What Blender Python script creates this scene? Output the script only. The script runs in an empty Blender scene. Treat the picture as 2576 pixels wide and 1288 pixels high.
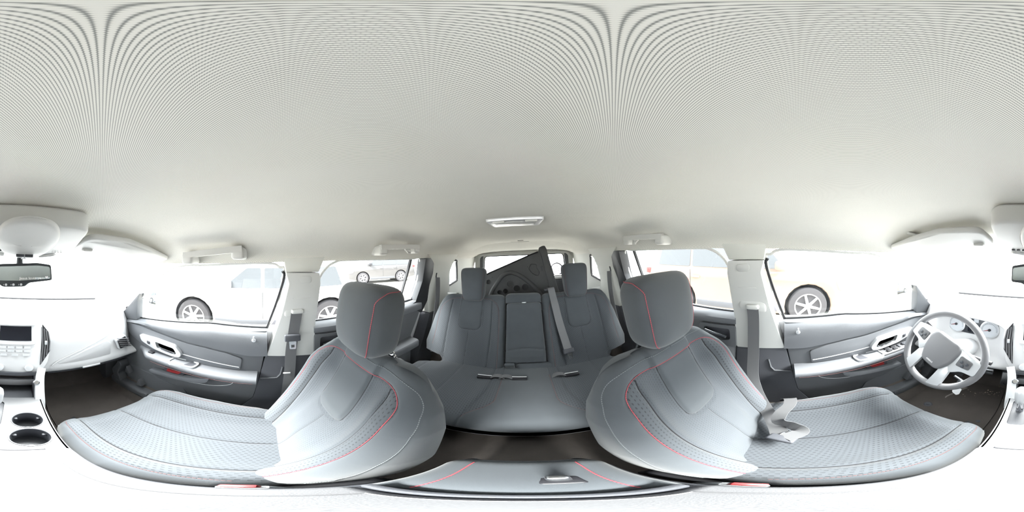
import bpy, bmesh, math, random
import numpy as np
from mathutils import Vector, Matrix

# ------------------------------------------------------------------ camera, sky, sun, exposure
CZ = 1.40                      # camera height above the ground; geometry below is written with z relative to it
scene = bpy.context.scene
COL = scene.collection
cam_data = bpy.data.cameras.new('panorama_camera')
cam_data.type = 'PANO'
cam_data.panorama_type = 'EQUIRECTANGULAR'
cam_data.clip_start = 0.01
cam_data.clip_end = 500
cam = bpy.data.objects.new('panorama_camera', cam_data)
COL.objects.link(cam)
yaw, pitch, roll = math.radians(4.80), math.radians(0.51), math.radians(-2.38)
_tilt = Matrix.Rotation(pitch, 3, 'X') @ Matrix.Rotation(roll, 3, 'Y')
_f = _tilt @ Vector((math.sin(yaw), -math.cos(yaw), 0))
_r = _tilt @ Vector((-math.cos(yaw), -math.sin(yaw), 0))
_u = _tilt @ Vector((0, 0, 1))
cam.matrix_world = Matrix(((_r.x, _u.x, -_f.x, -0.026), (_r.y, _u.y, -_f.y, 0), (_r.z, _u.z, -_f.z, CZ), (0, 0, 0, 1)))
scene.camera = cam

world = bpy.data.worlds.new('overcast_sky')
scene.world = world
world.use_nodes = True
world.node_tree.nodes['Background'].inputs[0].default_value = (0.94, 0.97, 1.0, 1)
world.node_tree.nodes['Background'].inputs[1].default_value = 4.2

sun_data = bpy.data.lights.new('sun_ahead_offscreen', 'SUN')
sun_data.energy = 27
sun_data.angle = math.radians(34)
sun_data.color = (1.0, 0.985, 0.97)
sun = bpy.data.objects.new('sun_ahead_offscreen', sun_data)
COL.objects.link(sun)
SUN_DIR = Vector((-0.07, -0.75, -0.66)).normalized()      # the way the light travels: in through the windscreen
sun.rotation_euler = SUN_DIR.to_track_quat('-Z', 'Y').to_euler()
sun.location = (0, 0, 30)

vs = scene.view_settings
vs.view_transform = 'Standard'
vs.look = 'None'
vs.exposure = 1.55
vs.gamma = 1.0
vs.use_curve_mapping = False
scene.cycles.max_bounces = 14
scene.cycles.diffuse_bounces = 8
scene.cycles.transparent_max_bounces = 16
scene.cycles.sample_clamp_indirect = 12
scene.cycles.caustics_reflective = False
scene.cycles.caustics_refractive = False

random.seed(7)
# ------------------------------------------------------------------ helpers
WLOC = {}

def _desc(o, label, cat, group, kind):
    if label: o['label'] = label
    if cat: o['category'] = cat
    if group: o['group'] = group
    if kind: o['kind'] = kind

def thing(name, label, cat, loc, group=None, kind=None):
    o = bpy.data.objects.new(name, None)
    COL.objects.link(o)
    o.empty_display_size = .05
    o.location = (loc[0], loc[1], loc[2] + CZ)
    WLOC[o.name] = np.array(loc, float)
    _desc(o, label, cat, group, kind)
    return o

def mk(name, geo, mat, parent=None, label=None, cat=None, group=None, kind=None, sharp=38, uv=None, solid=None, sub=0):
    V, F = geo
    V = np.asarray(V, float)
    if parent is not None:
        base = WLOC[parent.name]
    else:
        base = np.array([(V[:, 0].min() + V[:, 0].max()) / 2, (V[:, 1].min() + V[:, 1].max()) / 2, V[:, 2].min()])
    me = bpy.data.meshes.new(name)
    me.from_pydata((V - base).tolist(), [], [list(map(int, f)) for f in F])
    if uv is not None:
        lay = me.uv_layers.new(name='UVMap')
        uvv = np.asarray(uv, float)
        idx = np.zeros(len(me.loops), int)
        me.loops.foreach_get('vertex_index', idx)
        lay.data.foreach_set('uv', uvv[idx].astype(np.float32).ravel())
    bm = bmesh.new(); bm.from_mesh(me)
    bmesh.ops.recalc_face_normals(bm, faces=bm.faces[:])
    bm.to_mesh(me); bm.free()
    me.polygons.foreach_set('use_smooth', [True] * len(me.polygons))
    me.set_sharp_from_angle(angle=math.radians(sharp))
    me.materials.append(MAT[mat] if isinstance(mat, str) else mat)
    o = bpy.data.objects.new(name, me)
    COL.objects.link(o)
    if parent is not None:
        o.parent = parent
    else:
        o.location = (base[0], base[1], base[2] + CZ)
    WLOC[o.name] = base
    if solid:
        m = o.modifiers.new('thickness', 'SOLIDIFY'); m.thickness = solid; m.offset = -1
    if sub:
        m = o.modifiers.new('smooth', 'SUBSURF'); m.levels = sub; m.render_levels = sub
    _desc(o, label, cat, group, kind)
    return o

def join(*gs):
    V = []; F = []; n = 0
    for v, f in gs:
        v = np.asarray(v, float)
        V.append(v); F += [[i + n for i in q] for q in f]; n += len(v)
    return np.concatenate(V), F

def xf(g, M=None, t=(0, 0, 0)):
    V = np.asarray(g[0], float)
    if M is not None: V = V @ np.array(M, float).T
    return V + np.array(t, float), g[1]

def mirror(g):
    V = np.array(g[0], float); V[:, 0] *= -1
    return V, [list(reversed(f)) for f in g[1]]

def rot(ax, deg):
    return np.array(Matrix.Rotation(math.radians(deg), 3, ax))

def _bm_out(bm):
    bm.verts.ensure_lookup_table()
    V = np.array([v.co[:] for v in bm.verts]); F = [[v.index for v in f.verts] for f in bm.faces]
    bm.free()
    return V, F

def rbox(c, s, r=.004, seg=2, R=None):
    bm = bmesh.new()
    bmesh.ops.create_cube(bm, size=1)
    for v in bm.verts: v.co = Vector((v.co.x * s[0], v.co.y * s[1], v.co.z * s[2]))
    r = min(r, min(s) * .49)
    if r > 0: bmesh.ops.bevel(bm, geom=bm.edges[:], offset=r, segments=seg, profile=.5, affect='EDGES')
    bm.verts.index_update()
    g = _bm_out(bm)
    return xf(g, R, c)

def prism(poly, fn, d0, d1, bev=0, seg=2):
    """poly: 2-D outline; fn(p,q,d) -> xyz; extruded from d0 to d1."""
    bm = bmesh.new()
    a = [bm.verts.new((p, q, d0)) for p, q in poly]
    b = [bm.verts.new((p, q, d1)) for p, q in poly]
    n = len(poly)
    bm.faces.new(a); bm.faces.new(list(reversed(b)))
    for i in range(n): bm.faces.new((a[i], b[i], b[(i + 1) % n], a[(i + 1) % n]))
    bmesh.ops.recalc_face_normals(bm, faces=bm.faces[:])
    if bev:
        es = [e for e in bm.edges if len(e.link_faces) == 2 and (e.calc_face_angle(0) > .6)]
        bmesh.ops.bevel(bm, geom=es, offset=bev, segments=seg, profile=.5, affect='EDGES', clamp_overlap=True)
    bm.verts.index_update()
    V, F = _bm_out(bm)
    return np.array([fn(*v) for v in V]), F

def holed(outer, holes, fn, d0, d1):
    """flat plate with real holes."""
    bm = bmesh.new()
    loops = []; es = []
    for L in [outer] + list(holes):
        vs_ = [bm.verts.new((p, q, 0)) for p, q in L]
        loops.append(vs_)
        for i in range(len(vs_)): es.append(bm.edges.new((vs_[i], vs_[(i + 1) % len(vs_)])))
    bmesh.ops.triangle_fill(bm, use_beauty=True, use_dissolve=False, edges=es, normal=(0, 0, 1))
    bm.verts.index_update()
    li = [[v.index for v in L] for L in loops]
    P, T = _bm_out(bm)
    n = len(P)
    V = [fn(p[0], p[1], d0) for p in P] + [fn(p[0], p[1], d1) for p in P]
    F = [list(t) for t in T] + [[i + n for i in reversed(t)] for t in T]
    for L in li:
        m = len(L)
        for i in range(m): F.append([L[i], L[(i + 1) % m], L[(i + 1) % m] + n, L[i] + n])
    return np.array(V), F

def circle2(c, r, n=24, ry=None):
    ry = ry or r
    return [(c[0] + r * math.cos(2 * math.pi * i / n), c[1] + ry * math.sin(2 * math.pi * i / n)) for i in range(n)]

def rpoly(pts, r, seg=5):
    """round the corners of a polygon; r may be one value or a list."""
    n = len(pts); out = []
    rs = r if isinstance(r, (list, tuple)) else [r] * n
    for i in range(n):
        p = np.array(pts[i], float); a = np.array(pts[i - 1], float); b = np.array(pts[(i + 1) % n], float)
        da, db = a - p, b - p
        la, lb = np.linalg.norm(da), np.linalg.norm(db)
        k = min(rs[i], la * .48, lb * .48)
        if k < 1e-5: out.append(tuple(p)); continue
        s, e = p + da / la * k, p + db / lb * k
        for j in range(seg + 1):
            t = j / seg
            out.append(tuple((1 - t) ** 2 * s + 2 * t * (1 - t) * p + t * t * e))
    return out

def spline(pts, n=8, closed=False):
    P = np.asarray(pts, float); m = len(P); out = []
    rng = range(m) if closed else range(m - 1)
    for i in rng:
        p1, p2 = P[i], P[(i + 1) % m]
        p0 = P[i - 1] if (closed or i > 0) else 2 * p1 - p2
        p3 = P[(i + 2) % m] if (closed or i + 2 < m) else 2 * p2 - p1
        for j in range(n):
            t = j / n
            out.append(.5 * (2 * p1 + (p2 - p0) * t + (2 * p0 - 5 * p1 + 4 * p2 - p3) * t * t + (3 * p1 - p0 - 3 * p2 + p3) * t ** 3))
    if not closed: out.append(P[-1])
    return np.array(out)

def loft(rings, closed=True, capA=True, capB=True):
    R = [np.asarray(r, float) for r in rings]
    m = len(R[0]); V = np.concatenate(R); F = []
    k = m if closed else m - 1
    for i in range(len(R) - 1):
        for j in range(k):
            a = i * m + j; b = i * m + (j + 1) % m
            F.append([a, b, b + m, a + m])
    if closed and capA: F.append(list(range(m - 1, -1, -1)))
    if closed and capB: F.append([(len(R) - 1) * m + j for j in range(m)])
    return V, F

def frames(P, closed=False):
    P = np.asarray(P, float); n = len(P)
    T = np.zeros_like(P)
    for i in range(n):
        a = P[i - 1] if (i > 0 or closed) else P[i]
        b = P[(i + 1) % n] if (i < n - 1 or closed) else P[i]
        T[i] = (b - a) / (np.linalg.norm(b - a) + 1e-12)
    up = np.array([0, 0, 1.]) if abs(T[0][2]) < .9 else np.array([1., 0, 0])
    N = np.zeros_like(P)
    v = up - T[0] * (up @ T[0]); N[0] = v / np.linalg.norm(v)
    for i in range(1, n):
        v = N[i - 1] - T[i] * (N[i - 1] @ T[i]); N[i] = v / (np.linalg.norm(v) + 1e-12)
    return T, N, np.cross(T, N)

def tube(P, r, n=8, closed=False, ry=None):
    P = np.asarray(P, float)
    T, N, B = frames(P, closed)
    rr = np.full(len(P), r) if np.isscalar(r) else np.asarray(r)
    rings = []
    for i in range(len(P)):
        a = np.arange(n) / n * 2 * math.pi
        rings.append(P[i] + rr[i] * np.cos(a)[:, None] * N[i] + (ry or rr[i]) * np.sin(a)[:, None] * B[i])
    V, F = loft(rings, True, not closed, not closed)
    if closed:
        m = n; k = (len(P) - 1) * m
        for j in range(m): F.append([k + j, k + (j + 1) % m, (j + 1) % m, j])
    return V, F

def ribbon(P, wdir, w, th=.0014):
    """flat strap along P; wdir one width direction or one per point."""
    P = np.asarray(P, float); W = np.asarray(wdir, float)
    if W.ndim == 1: W = np.tile(W, (len(P), 1))
    T, _, _ = frames(P)
    rings = []
    for p, t, d in zip(P, T, W):
        d = d - t * (d @ t); d = d / np.linalg.norm(d); nn = np.cross(t, d)
        rings.append([p - d * w / 2 - nn * th / 2, p + d * w / 2 - nn * th / 2, p + d * w / 2 + nn * th / 2, p - d * w / 2 + nn * th / 2])
    return loft(rings)

def lathe(prof, c, ax, n=24, cap=True):
    """prof: [(radius, height)], turned about ax through c."""
    ax = np.array(ax, float); ax /= np.linalg.norm(ax)
    t = np.array([0, 0, 1.]) if abs(ax[2]) < .9 else np.array([1., 0, 0])
    u = np.cross(ax, t); u /= np.linalg.norm(u); v = np.cross(ax, u)
    a = np.arange(n) / n * 2 * math.pi
    rings = [np.array(c) + h * ax + r * (np.cos(a)[:, None] * u + np.sin(a)[:, None] * v) for r, h in prof]
    return loft(rings, True, cap, True)

def sst(a, b, x):
    t = np.clip((np.asarray(x, float) - a) / (b - a), 0, 1)
    return t * t * (3 - 2 * t)

def dashes(P, step=.006, ln=.0042, r=.0009):
    """a row of thread stitches along a path."""
    P = np.asarray(P, float)
    d = np.r_[0, np.cumsum(np.linalg.norm(np.diff(P, axis=0), axis=1))]
    at = lambda s: np.array([np.interp(s, d, P[:, k]) for k in range(3)])
    gs = []; s = 0
    while s + ln < d[-1]:
        gs.append(tube([at(s), at(s + ln / 2), at(s + ln)], [r * .7, r, r * .7], 5)); s += step
    return join(*gs)

def offset_poly(pts, d):
    P = np.asarray(pts, float); n = len(P); out = []
    area = .5 * sum(P[i][0] * P[(i + 1) % n][1] - P[(i + 1) % n][0] * P[i][1] for i in range(n))
    sg = 1 if area > 0 else -1
    for i in range(n):
        a = P[i] - P[i - 1]; b = P[(i + 1) % n] - P[i]
        na = np.array([a[1], -a[0]]) / (np.linalg.norm(a) + 1e-9); nb = np.array([b[1], -b[0]]) / (np.linalg.norm(b) + 1e-9)
        m = na + nb; m /= (np.linalg.norm(m) + 1e-9)
        out.append(tuple(P[i] + sg * d * m / max(.4, m @ na)))
    return out

# ------------------------------------------------------------------ materials
MAT = {}

def material(name, col, rough=.6, metal=0., spec=.4, bump=None, var=None, emis=None, coat=0., sheen=0.):
    m = bpy.data.materials.new(name); m.use_nodes = True
    nt = m.node_tree; b = nt.nodes['Principled BSDF']
    b.inputs['Base Color'].default_value = (*col, 1)
    b.inputs['Roughness'].default_value = rough
    b.inputs['Metallic'].default_value = metal
    b.inputs['Specular IOR Level'].default_value = spec
    b.inputs['Coat Weight'].default_value = coat
    b.inputs['Sheen Weight'].default_value = sheen
    tc = nt.nodes.new('ShaderNodeTexCoord')
    if var:
        nz = nt.nodes.new('ShaderNodeTexNoise'); nz.inputs['Scale'].default_value = var[0]; nz.inputs['Detail'].default_value = 4
        nt.links.new(tc.outputs['Object'], nz.inputs['Vector'])
        mx = nt.nodes.new('ShaderNodeMix'); mx.data_type = 'RGBA'
        mx.inputs['A'].default_value = (*[c * (1 - var[1]) for c in col], 1)
        mx.inputs['B'].default_value = (*[min(1, c * (1 + var[1])) for c in col], 1)
        nt.links.new(nz.outputs['Fac'], mx.inputs['Factor']); nt.links.new(mx.outputs['Result'], b.inputs['Base Color'])
    if bump:
        nb = nt.nodes.new('ShaderNodeTexNoise'); nb.inputs['Scale'].default_value = bump[0]; nb.inputs['Detail'].default_value = 2
        nt.links.new(tc.outputs['Object'], nb.inputs['Vector'])
        bp = nt.nodes.new('ShaderNodeBump'); bp.inputs['Strength'].default_value = bump[1]; bp.inputs['Distance'].default_value = .002
        nt.links.new(nb.outputs['Fac'], bp.inputs['Height']); nt.links.new(bp.outputs['Normal'], b.inputs['Normal'])
    if emis:
        b.inputs['Emission Color'].default_value = (*emis[0], 1); b.inputs['Emission Strength'].default_value = emis[1]
    MAT[name] = m
    return m

def mth(nt, op, a, b=None, c=None):
    n = nt.nodes.new('ShaderNodeMath'); n.operation = op
    for i, v in enumerate((a, b, c)):
        if v is None: continue
        if isinstance(v, (int, float)): n.inputs[i].default_value = v
        else: nt.links.new(v, n.inputs[i])
    return n.outputs[0]

def perforated(name, col, hole, pu=.0120, pv=.0090, ru=.26, rv=.16, rough=.85):
    """woven seat cloth with staggered oblong punched dots, laid out in the cloth's own metric coordinates."""
    m = material(name, col, rough, spec=.25, sheen=.15)
    nt = m.node_tree; b = nt.nodes['Principled BSDF']
    uvn = nt.nodes.new('ShaderNodeUVMap'); uvn.uv_map = 'UVMap'
    sp = nt.nodes.new('ShaderNodeSeparateXYZ'); nt.links.new(uvn.outputs[0], sp.inputs[0])
    v = mth(nt, 'DIVIDE', sp.outputs['X'], pv); row = mth(nt, 'FLOOR', v)
    off = mth(nt, 'MULTIPLY', mth(nt, 'FLOORED_MODULO', row, 2.), .5)
    u = mth(nt, 'ADD', mth(nt, 'DIVIDE', sp.outputs['Y'], pu), off)
    fu = mth(nt, 'DIVIDE', mth(nt, 'SUBTRACT', mth(nt, 'FRACT', u), .5), ru)
    fv = mth(nt, 'DIVIDE', mth(nt, 'SUBTRACT', mth(nt, 'FRACT', v), .5), rv)
    d = mth(nt, 'ADD', mth(nt, 'MULTIPLY', fu, fu), mth(nt, 'MULTIPLY', fv, fv))
    k = nt.nodes.new('ShaderNodeMapRange'); k.inputs['From Min'].default_value = .8; k.inputs['From Max'].default_value = 1.2
    nt.links.new(d, k.inputs['Value'])
    mx = nt.nodes.new('ShaderNodeMix'); mx.data_type = 'RGBA'
    mx.inputs['A'].default_value = (*hole, 1); mx.inputs['B'].default_value = (*col, 1)
    nt.links.new(k.outputs[0], mx.inputs['Factor']); nt.links.new(mx.outputs['Result'], b.inputs['Base Color'])
    bp = nt.nodes.new('ShaderNodeBump'); bp.inputs['Strength'].default_value = .5; bp.inputs['Distance'].default_value = .0015
    nt.links.new(k.outputs[0], bp.inputs['Height']); nt.links.new(bp.outputs['Normal'], b.inputs['Normal'])
    return m

def knit(name, light, dark, deg=31., p=.0019):
    """headliner knit: staggered rows of pale loops over a grey ground."""
    m = material(name, light, .95, spec=.1)
    nt = m.node_tree; b = nt.nodes['Principled BSDF']
    tc = nt.nodes.new('ShaderNodeTexCoord')
    sp = nt.nodes.new('ShaderNodeSeparateXYZ'); nt.links.new(tc.outputs['Object'], sp.inputs[0])
    a = math.radians(deg); ca, sa = math.cos(a), math.sin(a)
    # along = direction (-sin, -cos) ; across = (cos, -sin)
    al = mth(nt, 'ADD', mth(nt, 'MULTIPLY', sp.outputs['X'], -sa), mth(nt, 'MULTIPLY', sp.outputs['Y'], -ca))
    ac = mth(nt, 'ADD', mth(nt, 'MULTIPLY', sp.outputs['X'], ca), mth(nt, 'MULTIPLY', sp.outputs['Y'], -sa))
    w = mth(nt, 'DIVIDE', ac, p); rw = mth(nt, 'FLOOR', w)
    u = mth(nt, 'ADD', mth(nt, 'DIVIDE', al, p * .95), mth(nt, 'MULTIPLY', rw, .5))
    fu = mth(nt, 'ABSOLUTE', mth(nt, 'SUBTRACT', mth(nt, 'FRACT', u), .5))
    fw = mth(nt, 'ABSOLUTE', mth(nt, 'SUBTRACT', mth(nt, 'FRACT', w), .5))
    d = mth(nt, 'ADD', mth(nt, 'POWER', mth(nt, 'MULTIPLY', fu, 1.45), 2.), mth(nt, 'POWER', mth(nt, 'MULTIPLY', fw, 2.2), 2.))
    k = nt.nodes.new('ShaderNodeMapRange'); k.inputs['From Min'].default_value = .45; k.inputs['From Max'].default_value = 1.15
    nt.links.new(d, k.inputs['Value'])
    nz = nt.nodes.new('ShaderNodeTexNoise'); nz.inputs['Scale'].default_value = 9; nz.inputs['Detail'].default_value = 5
    nt.links.new(tc.outputs['Object'], nz.inputs['Vector'])
    fac = mth(nt, 'MULTIPLY', k.outputs[0], mth(nt, 'ADD', .8, mth(nt, 'MULTIPLY', nz.outputs['Fac'], .4)))
    mx = nt.nodes.new('ShaderNodeMix'); mx.data_type = 'RGBA'
    mx.inputs['A'].default_value = (*light, 1); mx.inputs['B'].default_value = (*dark, 1)
    nt.links.new(fac, mx.inputs['Factor']); nt.links.new(mx.outputs['Result'], b.inputs['Base Color'])
    return m

def glass(name, tint=(.97, .99, .98), gloss=.05):
    m = bpy.data.materials.new(name); m.use_nodes = True
    nt = m.node_tree; nt.nodes.remove(nt.nodes['Principled BSDF'])
    t = nt.nodes.new('ShaderNodeBsdfTransparent'); t.inputs[0].default_value = (*tint, 1)
    g = nt.nodes.new('ShaderNodeBsdfGlossy'); g.inputs['Roughness'].default_value = .02
    mx = nt.nodes.new('ShaderNodeMixShader'); mx.inputs[0].default_value = gloss
    nt.links.new(t.outputs[0], mx.inputs[1]); nt.links.new(g.outputs[0], mx.inputs[2])
    nt.links.new(mx.outputs[0], nt.nodes['Material Output'].inputs[0])
    MAT[name] = m

knit('headliner_knit', (.79, .775, .725), (.30, .30, .285))
material('pale_trim', (.58, .58, .545), .7, bump=(900, .15))
material('pale_plastic', (.52, .52, .505), .55, bump=(900, .1))
material('console_plastic', (.11, .11, .116), .5, bump=(700, .15))
material('dash_plastic', (.52, .52, .53), .65, bump=(700, .2))
material('silver_plastic', (.62, .63, .65), .35, metal=.35)
material('door_plastic', (.095, .099, .107), .5, bump=(500, .25), var=(6, .12))
material('door_soft', (.12, .125, .136), .55, bump=(500, .2), var=(5, .1))
material('charcoal_plastic', (.05, .052, .06), .5, bump=(500, .2), var=(6, .1))
material('black_plastic', (.014, .014, .017), .45)
material('frame_black', (.016, .017, .02), .5)
material('rubber', (.012, .012, .014), .7)
material('seat_cloth', (.050, .0555, .062), .9, spec=.2, bump=(1400, .25), var=(14, .12), sheen=.2)
perforated('seat_perforated', (.052, .0575, .065), (.028, .031, .035))
perforated('seat_fine', (.051, .0565, .064), (.036, .040, .045), pu=.009, pv=.0065)
material('red_thread', (.34, .055, .07), .7)
material('dull_thread', (.12, .052, .05), .8)
material('grey_thread', (.13, .14, .145), .8)
material('dark_thread', (.012, .012, .014), .9)
material('belt_web', (.10, .10, .105), .7, bump=(900, .2))
material('belt_pale', (.12, .12, .125), .7, bump=(900, .2))
material('carpet', (.085, .075, .069), 1., spec=.05, bump=(700, .6), var=(9, .35))
material('mat_carpet', (.085, .075, .069), 1., spec=.05, bump=(600, .6), var=(7, .3))
material('mat_rubber', (.22, .20, .185), .8, bump=(400, .3), var=(8, .25))
material('chrome', (.75, .76, .78), .18, metal=1.)
material('satin_metal', (.45, .46, .48), .3, metal=1.)
material('mirror_glass', (.72, .80, .84), .03, metal=1.)
material('mirror_housing', (.035, .04, .045), .4)
material('white_print', (.9, .9, .9), .6)
material('yellow_print', (.62, .42, .03), .6)
material('grey_print', (.16, .16, .17), .6)
material('red_reflector', (.22, .02, .022), .35)
material('screen', (.012, .013, .018), .12, var=(14, .4))
material('gauge_face', (.45, .47, .5), .4)
material('gauge_dark', (.05, .055, .065), .4)
material('lamp_lens', (.55, .56, .56), .25, spec=.6)
material('gravel', (.34, .32, .29), 1., spec=.1, bump=(40, .6), var=(3, .3))
material('paint_grey', (.044, .042, .043), .35, coat=.4)
material('paint_white', (.80, .80, .80), .35, coat=.3)
material('paint_gold', (.155, .112, .086), .35, coat=.3)
material('wheel_leather', (.15, .15, .158), .55, bump=(500, .15))
material('paint_body', (.55, .56, .58), .35, coat=.3)
material('car_window', (.03, .033, .037), .08, spec=.6)
material('tyre', (.035, .033, .036), .9)
material('alloy', (.62, .62, .64), .35, metal=.6)
material('tail_red', (.5, .02, .02), .25)
material('headlamp', (.6, .62, .65), .15)
material('panel_plastic', (.06, .061, .064), .55, bump=(300, .25), var=(6, .25))
material('paper_white', (.85, .85, .86), .8)
material('crumb', (.45, .36, .28), .9)
glass('window_glass')
glass('tail_glass', (.93, .95, .95), .05)
glass('lens_glass', (.96, .97, .97), .06)

# ------------------------------------------------------------------ the cabin shell
def XG(z): return .60 + .357 * max(0., min(-z, .28))
def side(s):
    return lambda y, z, d: (s * (XG(z) + d), y, z)

CY = [.68, .60, .50, .30, 0, -.4, -.8, -1.2, -1.6, -1.82, -1.9, -2.05, -2.24]
CZR = [.055, .07, .088, .115, .138, .150, .153, .153, .150, .146, .125, .075, .040]
CXE = [.57, .575, .585, .60, .60, .60, .60, .61, .63, .64, .64, .64, .64]
CZT = [.03, .015, -.005, -.004, .002, .005, .004, .0, -.015, -.02, -.02, .0, .02]
def roof_z(x, y, dx=0., dz=0.):
    zr = np.interp(-y, [-a for a in CY], CZR) + dz; zt = np.interp(-y, [-a for a in CY], CZT)
    u = min(1., abs(x) / (np.interp(-y, [-a for a in CY], CXE) + dx))
    return zt + (zr - zt) * max(0., 1 - u ** 4.2) ** .62

def roof_rings(dx, dz, nx=64, bottom=False):
    rings = []
    ys = np.unique(np.r_[np.linspace(CY[0], -1.78, 50), np.linspace(-1.78, CY[-1], 24)])[::-1]
    for y in ys:
        xe = np.interp(-y, [-a for a in CY], CXE) + dx
        t = np.sin(np.linspace(-1, 1, nx + 1) * math.pi / 2)
        rings.append([(xe * a, y, roof_z(xe * a, y, dx, dz)) for a in t])
    return rings
ceiling = mk('ceiling', loft(roof_rings(0, 0), closed=False), 'headliner_knit', kind='structure', sharp=60,
             label='pale grey knitted fabric headliner over the whole cabin')
# the headliner's short drop onto each middle pillar
for s in (1, -1):
    mk('pillar_cap', prism([(-.052, .03), (-.063, -.037), (-.196, -.04), (-.225, .03)], side(s), -.006, .08, .003), 'pale_trim', ceiling)
mk('headliner_clip', rbox((.02, -1.68, .147), (.06, .008, .006), .002), 'charcoal_plastic', ceiling)
mk('child_seat_tether_slot', rbox((.03, -1.79, .142), (.20, .006, .006), .002), 'pale_plastic', ceiling)

# outer roof, with the rails above the side windows
rr = []
for inner, outer in zip(roof_rings(0, 0), roof_rings(.085, .05)):
    o = [(p[0], p[1], p[2] + .012) for p in outer]
    rr.append([tuple(inner[0])] + o + [tuple(inner[-1])])
mk('trim_1', loft(rr, closed=False), 'paint_body', kind='structure', label='silver outer roof skin and window rails of the car', sharp=50)

floor_pts = []
gx = np.linspace(-.78, .78, 53); gy = np.linspace(1.36, -2.2, 90)
V = []
for y in gy:
    for x in gx:
        z = -1.0
        if y > .95: z += (y - .95) * .75
        z += .12 * math.exp(-(x / .13) ** 4)                      # transmission tunnel
        z += .10 * sst(.60, .70, abs(x))                           # sill
        if y < -.95: z += .28 * sst(-.95, -1.15, y)               # cargo floor step
        V.append((x, y, z))
F = [[i * 53 + j, i * 53 + j + 1, (i + 1) * 53 + j + 1, (i + 1) * 53 + j] for i in range(89) for j in range(52)]
V = np.array(V); nV = len(V)
mk('floor', (np.concatenate([V, V - [0, 0, .04]]), F + [[i + nV for i in reversed(f)] for f in F]), 'carpet', kind='structure', label='dark brown carpet covering the car floor')

wall_names = {1: 'wall_right', -1: 'wall_left'}
QH = [(-1.24, -.03), (-1.52, -.028), (-1.555, -.06), (-1.62, -.20), (-1.63, -.245), (-1.60, -.262), (-1.24, -.275)]
for s, who in ((1, 'passenger'), (-1, 'driver')):
    outer = [(-1.10, .04), (-1.10, -.50), (-2.22, -.50), (-2.22, .04)]
    w = mk(wall_names[s], holed(outer, [QH], lambda y, z, d: (s * (.625 + .22 * max(0, -z) + d), y, z), .04, .075), 'pale_trim', kind='structure',
           label='pale cargo side wall trim on the %s side' % who)
    # C pillar, pale upper and charcoal lower
    mk('pillar_trim', prism(rpoly([(-.90, .03), (-.985, -.03), (-1.01, -.11), (-1.005, -.20), (-1.01, -.32), (-1.03, -.432), (-1.37, -.462), (-1.345, -.30), (-1.30, -.12), (-1.315, -.05), (-1.40, .03)], .012, 3),
                            side(s), -.012, .075, .006), 'pale_trim', w)
    mk('lower_trim', prism(rpoly([(-1.03, -.434), (-1.37, -.464), (-1.40, -1.0), (-.80, -1.0), (-.80, -.83), (-.93, -.62)], .01, 3), side(s), -.02, .07, .006), 'charcoal_plastic', w)
    mk('cargo_trim', prism([(-1.20, -.47), (-2.22, -.50), (-2.22, -.95), (-1.2, -.95)], side(s), -.03, .05, .01), 'charcoal_plastic', w)
    mk('belt_slot', prism(rpoly([(-1.060, -.112), (-1.072, -.112), (-1.078, -.14), (-1.105, -.175), (-1.095, -.182), (-1.066, -.145)], .003, 2), side(s), -.016, .0, .001), 'black_plastic', w)
    # middle pillar
    tr = thing('trim_%d' % (2 if s > 0 else 3), 'middle door pillar beside the %s seat, pale above and charcoal below' % who, None, (s * .7, -.1, -1.0), kind='structure')
    mk('upper_trim', prism(rpoly([(-.062, -.040), (-.076, -.085), (-.045, -.245), (.018, -.455), (-.186, -.465), (-.197, -.30), (-.205, -.09), (-.196, -.043)], .008, 3), side(s), -.018, .075, .008, 3), 'pale_plastic', tr)
    mk('lower_trim', prism(rpoly([(.022, -.457), (.050, -.61), (.075, -.77), (.17, -.96), (.17, -1.0), (-.21, -1.0), (-.188, -.467)], .006, 3), side(s), -.012, .075, .008, 3), 'charcoal_plastic', tr)
    mk('height_plate', prism(rpoly([(-.165, -.055), (-.115, -.053), (-.115, -.082), (-.165, -.085)], .014, 5), side(s), -.021, -.01, .002), 'pale_plastic', tr)
    mk('crease', tube([(s * .686, -.05, -.53), (s * .684, -.04, -.58), (s * .684, -.025, -.603), (s * .684, .045, -.608)], .004, 6), 'door_plastic', tr)
    mk('slide_slot', rbox((s * (XG(-.15) - .019), -.13, -.15), (.004, .075, .005), .001), 'pale_plastic', tr)
    # windscreen pillar
    ap = [(s * .575, .60, .015), (s * .62, .74, -.075), (s * .67, .93, -.21), (s * .71, 1.10, -.33), (s * .72, 1.22, -.40)]
    mk('trim_%d' % (4 if s > 0 else 5), tube(spline(ap, 6), .036, 10, ry=.03), 'pale_plastic', kind='structure',
       label='pale windscreen pillar trim on the %s side' % who)
    # outer side skin under the windows
    mk('trim_%d' % (6 if s > 0 else 7), prism([(1.34, -.46), (.75, -.41), (.25, -.33), (-.9, -.325), (-1.2, -.30), (-2.22, -.30), (-2.22, -1.15), (1.34, -1.15)], side(s), .075, .10, .004), 'paint_body', kind='structure',
       label='silver outer skin of the car on the %s side' % who)

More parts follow.
